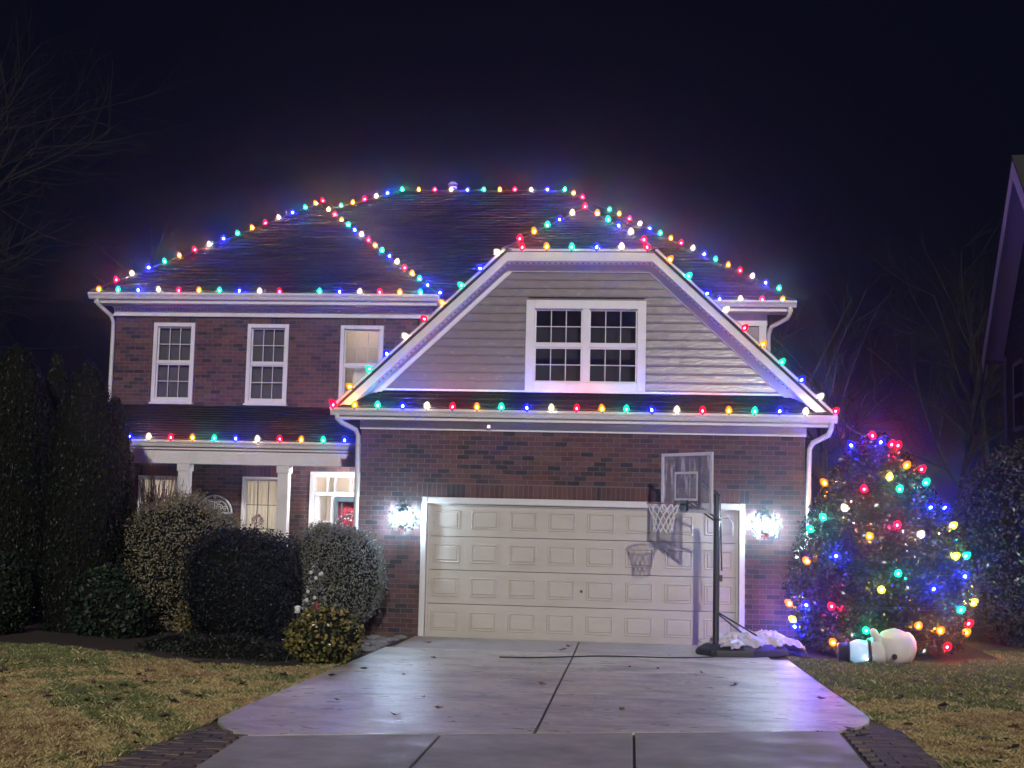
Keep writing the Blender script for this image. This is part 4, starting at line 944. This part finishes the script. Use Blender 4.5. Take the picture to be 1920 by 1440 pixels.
obox(mb, A0 + .002, A0 + .006, -tw, -tw + q, t0, t1); obox(mb, A0 + .002, A0 + .006, tw - q, tw, t0, t1); obox(mb, A0 + .002, A0 + .006, -tw + q, tw - q, t1 - q, t1); obox(mb, A0 + .002, A0 + .006, -tw + q, tw - q, t0, t0 + q)
obj('target_square', mb, M['frame_grey'], bo)
mb = MB(); obox(mb, A0 - .045, A0 - .012, -.31, -.27, c0, c1); obox(mb, A0 - .045, A0 - .012, .27, .31, c0, c1); obox(mb, A0 - .05, A0 - .014, -.27, .27, 2.08, 2.12)
for b in (-.07, .07):
    mb.tube([L3(0, b, 2.28), L3(A0 - .03, b, 2.62)], .014, 6); mb.tube([L3(0, b, 1.92), L3(A0 - .03, b, 2.20)], .014, 6)
obj('lift_arms', mb, M['black'], bh)
rz_ = 2.145; rcn = L3(A0 + .16 + .2286, 0, rz_)
mb = MB(); mb.tube([rcn + Vector((math.cos(a), math.sin(a), 0)) * .2286 for a in [2 * PI * k / 28 for k in range(29)]], .009, 6, cap=False); rim = obj('rim', mb, M['rim'], bh)
mb = MB(); obox(mb, A0 + .012, A0 + .05, -.075, .075, rz_ - .10, rz_ + .05); obox(mb, A0 + .05, A0 + .17, -.06, .06, rz_ - .02, rz_ + .0); obj('rim_bracket', mb, M['black'], rim)
mb = MB(); n = 12; lev = [(0, .2286), (.09, .20), (.17, .165), (.25, .145), (.33, .135), (.40, .14)]
for sgn in (-1, 1):
    for k in range(n):
        pts = []
        for j, (dz, r) in enumerate(lev):
            for sub in (0, .5):
                if j == len(lev) - 1 and sub: continue
                jj = j + sub; d2, r2 = (dz, r) if not sub else ((dz + lev[j+1][0]) / 2, (r + lev[j+1][1]) / 2)
                a = 2 * PI * (k + sgn * jj * .5) / n; pts.append(rcn + Vector((r2 * math.cos(a), r2 * math.sin(a), -d2)))
        mb.tube(pts, .0058, 4, cap=False)
obj('net', mb, M['net'], rim)
mb = MB(); mb.tube([L3(-.05, .02, 1.95), L3(-.16, .06, 1.98), L3(-.21, .10, 1.88), L3(-.20, .12, 1.70)], [.010, .014, .012, .010], 6); mb2 = obj('height_handle', mb, M['net'], bh)
mb = MB(); mb.tube([L3(-.055, .0, 2.25), L3(-.095, .0, 1.2)], .012, 6); mb.box(.03, .085, -.03, .03, 1.05, 1.14); obj('adjuster', mb, M['black'], bh)
# crumpled bag weighing the base down
tb_ = thing('ballast_tarp', 'crumpled silver tarp lying over the hoop base', 'tarp', (2.0, -1.40, gz(-1.4) + .2))
mb = MB(); nu, nv = 40, 24; vs = []
for j in range(nv):
    for i in range(nu):
        a = .02 - 1.42 * i / (nu - 1); b = -.36 + .72 * j / (nv - 1)
        fx, fy = i / (nu - 1), j / (nv - 1); edge = min(1, 4 * fx, 4 * (1 - fx), 4 * fy, 4 * (1 - fy))
        z = (-.02 + .08 * edge ** .5 + .07 * math.sin(fx * PI) * math.sin(fy * PI) + .022 * math.sin(i * .9 + j * .5) * edge + .018 * math.sin(j * 1.3 - i * .6) + .014 * math.sin(i * 2.1 + 1.7 * math.sin(j * .7)))
        ed = random.uniform(-.012, .012); z -= .14 * max(0, fx - .80) / .2
        vs.append(L3(a + .04 * math.sin(j * .8), b + .05 * math.sin(i * .6), z + ed * .5))
mb.add(vs, [(j * nu + i, j * nu + i + 1, (j + 1) * nu + i + 1, (j + 1) * nu + i) for j in range(nv - 1) for i in range(nu - 1)]); to = obj('sheet', mb, M['tarp'], tb_)
sm = to.modifiers.new('thick', 'SOLIDIFY'); sm.thickness = .006

# ------------------------------------------------------------------ fallen inflatable snowman
sx0, sy0 = 3.87, -1.62; gzs = gz(sy0)
sn = thing('inflatable_snowman', 'toppled white inflatable snowman lying on the grass under the holly tree', 'snowman', (sx0, sy0, gzs)); sn.scale = (.87, .87, .92)
def blob(c, r, n=20, squash=None, seed=0, axis=None):
    mb = MB(); rn = random.Random(seed); vs = []; m = 14
    for j in range(m + 1):
        f = -PI / 2 + PI * j / m
        for i in range(n):
            t = 2 * PI * i / n; d = Vector((math.sin(f), math.cos(f) * math.cos(t), math.cos(f) * math.sin(t)))
            k = 1 + .016 * math.sin(5 * t + seed) + .012 * math.sin(9 * f + seed) + .010 * math.sin(13 * t + 6 * f + seed) - .03 * abs(math.sin(4 * t + seed)) ** 12
            p = Vector((d.x * r[0], d.y * r[1], d.z * r[2])) * k + Vector(c)
            p.z = max(p.z, .006 + .01 * rn.random()); vs.append(p)
    mb.add(vs, [(j * n + i, j * n + (i + 1) % n, (j + 1) * n + (i + 1) % n, (j + 1) * n + i) for j in range(m) for i in range(n)]); return mb
def sqblob(c, r, pw=.62, **k):
    mb = blob(c, r, **k); out = []
    for v in mb.v:
        d = (Vector(v) - Vector(c)); q = d.x / r[0]; q = math.copysign(abs(q) ** 1.0, q)
        out.append(v)
    mb.v = out; return mb
M['lit_head'] = None
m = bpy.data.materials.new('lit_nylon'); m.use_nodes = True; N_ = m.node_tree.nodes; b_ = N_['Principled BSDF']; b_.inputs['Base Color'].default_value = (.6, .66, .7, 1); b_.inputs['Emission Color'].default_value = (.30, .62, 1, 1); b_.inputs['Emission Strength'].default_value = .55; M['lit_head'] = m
M['led'] = emit('snowman_led', (.6, .85, 1), 30)
obj('base_ball', blob((.66, 0, .265), (.30, .30, .275), 24, seed=1), M['snowman'], sn, True)
obj('bottom_cap', blob((.84, .02, .265), (.16, .26, .235), 20, seed=4), M['snowman'], sn, True)
obj('body_ball', blob((.40, .0, .205), (.25, .23, .205), 20, seed=2), M['snowman'], sn, True)
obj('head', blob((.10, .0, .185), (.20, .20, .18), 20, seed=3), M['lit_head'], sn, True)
mb = MB(); mb.lathe([(.185, -.03), (.20, .0), (.185, .03)], 18, (.255, 0, .19), 'x'); obj('scarf', mb, M['black'], sn, True)
mb = MB(); mb.lathe([(.20, -.02), (.21, .0), (.14, .01), (.135, -.15), (.12, -.16), (0, -.16)], 16, (-.07, 0, .17), 'x'); obj('hat', mb, M['black'], sn, True)
mb = MB(); mb.tube([(.42, -.08, .28), (.36, -.12, .40), (.30, -.14, .50), (.28, -.145, .535)], [.075, .066, .058, .03], 10); obj('arm', mb, M['snowman'], sn, True)
mb = MB(); mb.lathe([(.042, -.012), (.042, .012), (0, .014)], 12, (.60, -.295, .15), 'y'); mb.v = [Vector(v) for v in mb.v]; obj('button', mb, M['black'], sn, True)
mb = MB(); mb.tube([(.515, .255 * math.cos(a), .235 + .225 * math.sin(a)) for a in [PI * .8 + PI * 1.2 * k / 14 for k in range(15)]], .006, 5); obj('seam', mb, M['frame_grey'], sn)
mb = MB(); mb.lathe([(0, -.02), (.02, 0), (0, .02)], 8, (.19, -.205, .09)); obj('led', mb, M['led'], sn)

# ------------------------------------------------------------------ small things
def wreath(name, label, c, R, r, n, cols, m, bow=True):
    t = thing(name, label, 'wreath', c); a = rng.uniform(0, 2 * PI, n); b = rng.uniform(0, 2 * PI, n); q = r * rng.random(n) ** .4
    pts = np.stack([(R + q * np.cos(b)) * np.cos(a), q * np.sin(b) * .7 - .02, (R + q * np.cos(b)) * np.sin(a)], 1)
    link('foliage', leaf_mesh('foliage', pts, rng.normal(size=(n, 3)), .05, pal(n, cols), m, .5), t)
    mb = MB(); mb.tube([(R * math.cos(w), .0, R * math.sin(w)) for w in [2 * PI * k / 20 for k in range(21)]], r * .35, 5, cap=False); obj('ring', mb, M['bark'], t)
    if bow:
        mb = MB()
        for sx in (-1, 1): mb.tube([(0, -.07, -R), (sx * .07, -.09, -R + .04), (sx * .10, -.08, -R - .02), (0, -.07, -R)], [.012, .026, .024, .012], 6); mb.tube([(0, -.07, -R), (sx * .05, -.07, -R - .15)], [.016, .012], 5)
        obj('bow', mb, M['red_ribbon'], t)
    return t
wreath('door_wreath', 'pink and white wreath on the red front door', (-4.50, 3.64, 1.62), .20, .09, 420, [(.55, .40, .45), (.65, .60, .62), (.30, .02, .08), (.10, .02, .03)], M['leaf'])
wreath('window_wreath', 'small wreath hung low in the porch window', (-6.31, 3.74, 1.68), .085, .035, 180, [(.55, .45, .42), (.35, .10, .10), (.6, .55, .5)], M['leaf'], False)
# arched iron wall panel
t = thing('iron_wall_arch', 'pale scrolled iron arch hung on the porch wall', 'wall ornament', (-7.18, 3.77, 1.80)); mb = MB()
arch = lambda R: [(R * math.cos(a), 0, R * .95 * math.sin(a)) for a in [PI * k / 20 for k in range(21)]]
mb.tube(arch(.34), .022, 6); mb.tube(arch(.28), .012, 6); mb.tube([(-.36, 0, 0), (.36, 0, 0)], .022, 6); obj('frame', mb, M['iron'], t)
for sx in (-1, 1):
    for rr_, cx, cz in ((.075, .09, .10), (.06, .19, .08), (.05, .07, .20)):
        mb = MB(); mb.tube([(sx * cx + rr_ * (1 - k / 22) * math.cos(k * .55) * sx, 0, cz + rr_ * (1 - k / 22) * math.sin(k * .55)) for k in range(20)], .009, 5); obj('scroll', mb, M['iron'], t)
mb = MB(); mb.tube([(0, 0, 0), (0, 0, .30)], .012, 5); mb.lathe([(0, -.05), (.035, 0), (0, .06)], 6, (0, -.01, .30)); obj('finial', mb, M['iron'], t)
# security camera on the garage frieze
t = thing('security_camera', 'small white lit camera on the garage frieze', 'camera', (-1.48, -.06, 3.325))
mb = MB(); mb.box(-.035, .035, -.05, .0, -.035, .035); obj('housing', mb, M['white'], t, bevel=.008)
M['camled'] = emit('camera_led', (.85, .7, 1), 3); mb = MB(); mb.box(-.02, .02, -.054, -.051, -.02, .02); obj('led', mb, M['camled'], t)
# little artificial tree with white baubles behind the gold bush
bx, by = -3.38, -3.3; t = thing('mini_tree', 'tiny frosted artificial tree with white baubles behind the gold bush', 'ornament', (bx, by, gz(by)))
k = 220; h = rng.random(k); a = rng.uniform(0, 2 * PI, k); r = .17 * (1 - h) + .03
link('foliage', leaf_mesh('foliage', np.stack([r * np.cos(a), r * np.sin(a), .50 + h * .68], 1), rng.normal(size=(k, 3)), .06, pal(k, [(.22, .24, .22), (.10, .13, .10), (.40, .41, .40)]), M['leaf'], .3), t)
mb = MB(); mb.tube([(0, 0, 0), (0, 0, 1.25)], .012, 5); obj('stem', mb, M['bark'], t)
for q in range(7): mb = MB(); mb.lathe([(0, -.028), (.024, -.012), (.024, .012), (0, .028)], 8, (random.uniform(-.12, .12), -.12, random.uniform(.55, 1.15))); obj('bauble', mb, M['white'], t, True)
mb = MB(); mb.lathe([(.018, 0), (.026, .07), (.014, .13), (0, .15)], 8, (.07, -.16, .58)); obj('red_ornament', mb, M['red_ribbon'], t)
t = thing('path_light', 'small solar stake light with white cap left of the gold bush', 'garden light', (-3.60, -3.3, gz(-3.3)))
mb = MB(); mb.tube([(0, 0, -.02), (0, 0, .55)], .012, 6); obj('stake', mb, M['black'], t); mb = MB(); mb.lathe([(.03, .55), (.04, .62), (.035, .64), (0, .65)], 10); obj('cap', mb, M['net'], t, True)
# edging stones by the garage corner
for i in range(15):
    x = -2.72 - .55 * random.random() * (1 - i / 30); y = -.45 - 2.3 * i / 15 + random.uniform(-.1, .1); r = random.uniform(.05, .12)
    mb = MB(); n = 8; vs = []
    for j in range(5):
        f = -PI / 2 + PI * j / 4
        for k in range(n):
            w = 2 * PI * k / n; q = random.uniform(.8, 1.15); vs.append((r * 1.3 * math.cos(f) * math.cos(w) * q, r * math.cos(f) * math.sin(w) * q, r * .55 * math.sin(f) * q))
    mb.add(vs, [(j * n + k, j * n + (k + 1) % n, (j + 1) * n + (k + 1) % n, (j + 1) * n + k) for j in range(4) for k in range(n)])
    tag(obj('edging_stone', mb, M['stone'], loc=(x, y, gz(y) + r * .35)), 'rough grey edging stone between driveway and garage corner', 'stone', 'edging stones by the garage corner')
# a thin cable across the drive from the hoop
mb = MB(); pts = []
for k in range(30):
    q = k / 29; x = 1.95 - 2.9 * q; y = -1.72 - 1.1 * q - .12 * math.sin(q * 9); pts.append((x, y, gz(y) + .031))
mb.tube(pts, .009, 5); tag(obj('extension_cord', mb, M['bplastic']), 'thin dark extension cord across the driveway from the hoop', 'cord')

# ------------------------------------------------------------------ fallen leaves
leaf_meshes = []
for q in range(10):
    mb = MB(); c = random.choice([(.075, .040, .022), (.05, .028, .018), (.11, .055, .028), (.030, .020, .016), (.16, .10, .05)])
    n = 10; cu = random.uniform(.2, .5); vs = [(0, 0, .006)]
    for k in range(n):
        w = 2 * PI * k / n; r = .048 * (1 if k % 2 else .55) * random.uniform(.8, 1.2); vs.append((r * 1.3 * math.cos(w), r * math.sin(w), .004 + cu * abs(r * math.cos(w + q)) + random.uniform(0, .012)))
    mb.add(vs, [(0, 1 + k, 1 + (k + 1) % n) for k in range(n)], c); leaf_meshes.append(mb.mesh('fallen_leaf', M['dead_leaf']))
def scatter(n, fx, fy, lab, grp, lift, ok=lambda x, y: True):
    i = 0
    while i < n:
        x, y = random.uniform(*fx), random.uniform(*fy)
        if not ok(x, y): continue
        i += 1; s = random.uniform(.5, 1.25)
        o = link('fallen_leaf', random.choice(leaf_meshes), None, (x, y, gz(y) + lift), (random.uniform(-.25, .25), random.uniform(-.25, .25), random.uniform(0, 6.28))); o.scale = (s, s, s); tag(o, lab, 'leaf', grp)
scatter(95, (-6.4, -2.75), (-10.8, -4.6), 'curled brown leaf fallen on the left lawn', 'leaves on the left lawn', .035, lambda x, y: x < -2.75 - .0 * y and not (y < -9.8 and x > -2.75))
scatter(26, (-2.5, 2.8), (-9.2, -.8), 'dry leaf lying on the driveway', 'leaves on the driveway', .030)
scatter(75, (3.1, 6.2), (-10.0, -2.2), 'curled brown leaf fallen on the right lawn', 'leaves on the right lawn', .035, lambda x, y: not (y < -8 and x < 3.2))

# ------------------------------------------------------------------ grass
def grass(name, label, regions, n, seed):
    r = np.random.default_rng(seed); P_ = []
    for (x0, x1, y0, y1, w) in regions:
        k = int(n * w); x = r.uniform(x0, x1, k); y = y0 + (y1 - y0) * r.uniform(0, 1, k) ** 1.0; P_.append(np.stack([x, y], 1))
    p = np.vstack(P_); x, y = p[:, 0], p[:, 1]
    keep = np.ones(len(p), bool)
    left = x < 0
    edgeL = np.where(y > -9.0, -2.71, np.where(y > -9.8, -2.68, -2.66 + .05 * (y + 10)))
    keep &= np.where(left, x < edgeL - .0, True)
    bedx = np.interp(x, [-12, -8.5, -6.6, -5.6, -4.6, -3.6, -3.0, -2.75], [-3.0, -3.1, -3.4, -4.0, -4.7, -5.0, -4.7, -3.2])
    keep &= np.where(left, y < bedx, True)
    edgeR = np.where(y > -7.8, 3.01, np.where(y > -8.3, 3.05, 3.12 + .05 * (y + 8.3)))
    keep &= np.where(left, True, x > edgeR)
    keep &= np.where(left, True, (y < -1.3) | (x > 6.2) | (y < -.7) & (x > 5.6))
    bare = np.sin(x * 3.1 + 1.3 * np.sin(y * 2.2)) * np.sin(y * 2.7 + seed) + .5 * np.sin(x * 9 + y * 7); keep &= (bare < .75) | (r.random(len(p)) < .35)
    p = p[keep]; x, y = p[:, 0], p[:, 1]; k = len(p)
    z = .034 * np.clip(-1 - y, 0, 19)
    def nz(s, ph): return np.sin(x * s + ph) * np.cos(y * s * .9 + ph * 1.7) + .6 * np.sin(x * s * 2.3 + y * s * 1.4 + ph) + .4 * np.sin(y * s * 3.7 - x * s * 2.9 + 2 * ph)
    tone = nz(1.3, .7 + seed) + .6 * nz(4.1, 2.0) + .5 * nz(11., 1.1) + r.normal(size=k) * .45
    near = np.clip((-y - 3.0) / 3.5, 0, 1)
    green = (tone + (1 - near) * 2.0) > .62
    straw = np.array([.54, .42, .19]); brown = np.array([.32, .21, .105]); grn = np.array([.15, .175, .065]); pale = np.array([.64, .53, .30])
    col = np.where(green[:, None], grn, np.where((tone < -.75)[:, None], brown, straw)); col = np.where((r.random(k) < .12)[:, None], pale, col) * r.uniform(.65, 1.25, (k, 1))
    h = r.uniform(.016, .046, k) * (1 + .35 * np.clip(nz(7., 3.3), -1, 1.5)) * np.where(green, 1.0, .85); a = r.uniform(0, 2 * PI, k); ln = r.uniform(.2, 1.1, k) * h * 1.3; wd = r.uniform(.0028, .0055, k) * np.where(y < -7, .8, 1.15)
    dx, dy = np.cos(a), np.sin(a); b = r.uniform(0, 2 * PI, k); wx, wy = np.cos(b) * wd, np.sin(b) * wd
    V = np.stack([np.stack([x - wx, y - wy, z], 1), np.stack([x + wx, y + wy, z], 1), np.stack([x + dx * ln * .4 + wx * .6, y + dy * ln * .4 + wy * .6, z + h * .65], 1), np.stack([x + dx * ln, y + dy * ln, z + h], 1)], 1).reshape(-1, 3)
    me = bpy.data.meshes.new(name); me.vertices.add(len(V)); me.vertices.foreach_set('co', V.astype('f').ravel())
    idx = (np.arange(k)[:, None] * 4 + np.array([0, 1, 2, 0, 2, 3])).ravel()
    me.loops.add(len(idx)); me.loops.foreach_set('vertex_index', idx.astype('i')); me.polygons.add(2 * k); me.polygons.foreach_set('loop_start', (np.arange(2 * k) * 3).astype('i')); me.update(calc_edges=True)
    at = me.attributes.new('Col', 'FLOAT_COLOR', 'POINT'); at.data.foreach_set('color', np.hstack([np.repeat(col, 4, 0), np.ones((4 * k, 1))]).astype('f').ravel())
    me.materials.append(M['grass']); return tag(link(name, me), label, 'grass', kind='stuff')
grass('lawn_grass', 'straw coloured dormant lawn left of the driveway', [(-7.2, -2.6, -12.0, -7.0, .55), (-9.5, -2.6, -7.0, -3.0, .45)], 430000, 3)
grass('lawn_grass', 'dull brown green lawn right of the driveway', [(3.0, 6.0, -12.0, -6.5, .5), (3.0, 9.5, -6.5, .5, .5)], 360000, 5)

# ------------------------------------------------------------------ night haze
mb = MB(); mb.box(-151, 151, -151, 151, -1.1, 16)
hz = obj('haze', mb, None); tag(hz, 'thin cold night mist', 'haze', kind='stuff')
hm_ = bpy.data.materials.new('haze'); hm_.use_nodes = True; N_ = hm_.node_tree.nodes; N_.remove(N_['Principled BSDF'])
pv = N_.new('ShaderNodeVolumePrincipled'); pv.inputs['Color'].default_value = (.92, .94, 1, 1); pv.inputs['Density'].default_value = HAZE_DENSITY; pv.inputs['Anisotropy'].default_value = HAZE_G
hm_.node_tree.links.new(pv.outputs[0], N_['Material Output'].inputs['Volume'])
hz.data.materials.clear(); hz.data.materials.append(hm_)
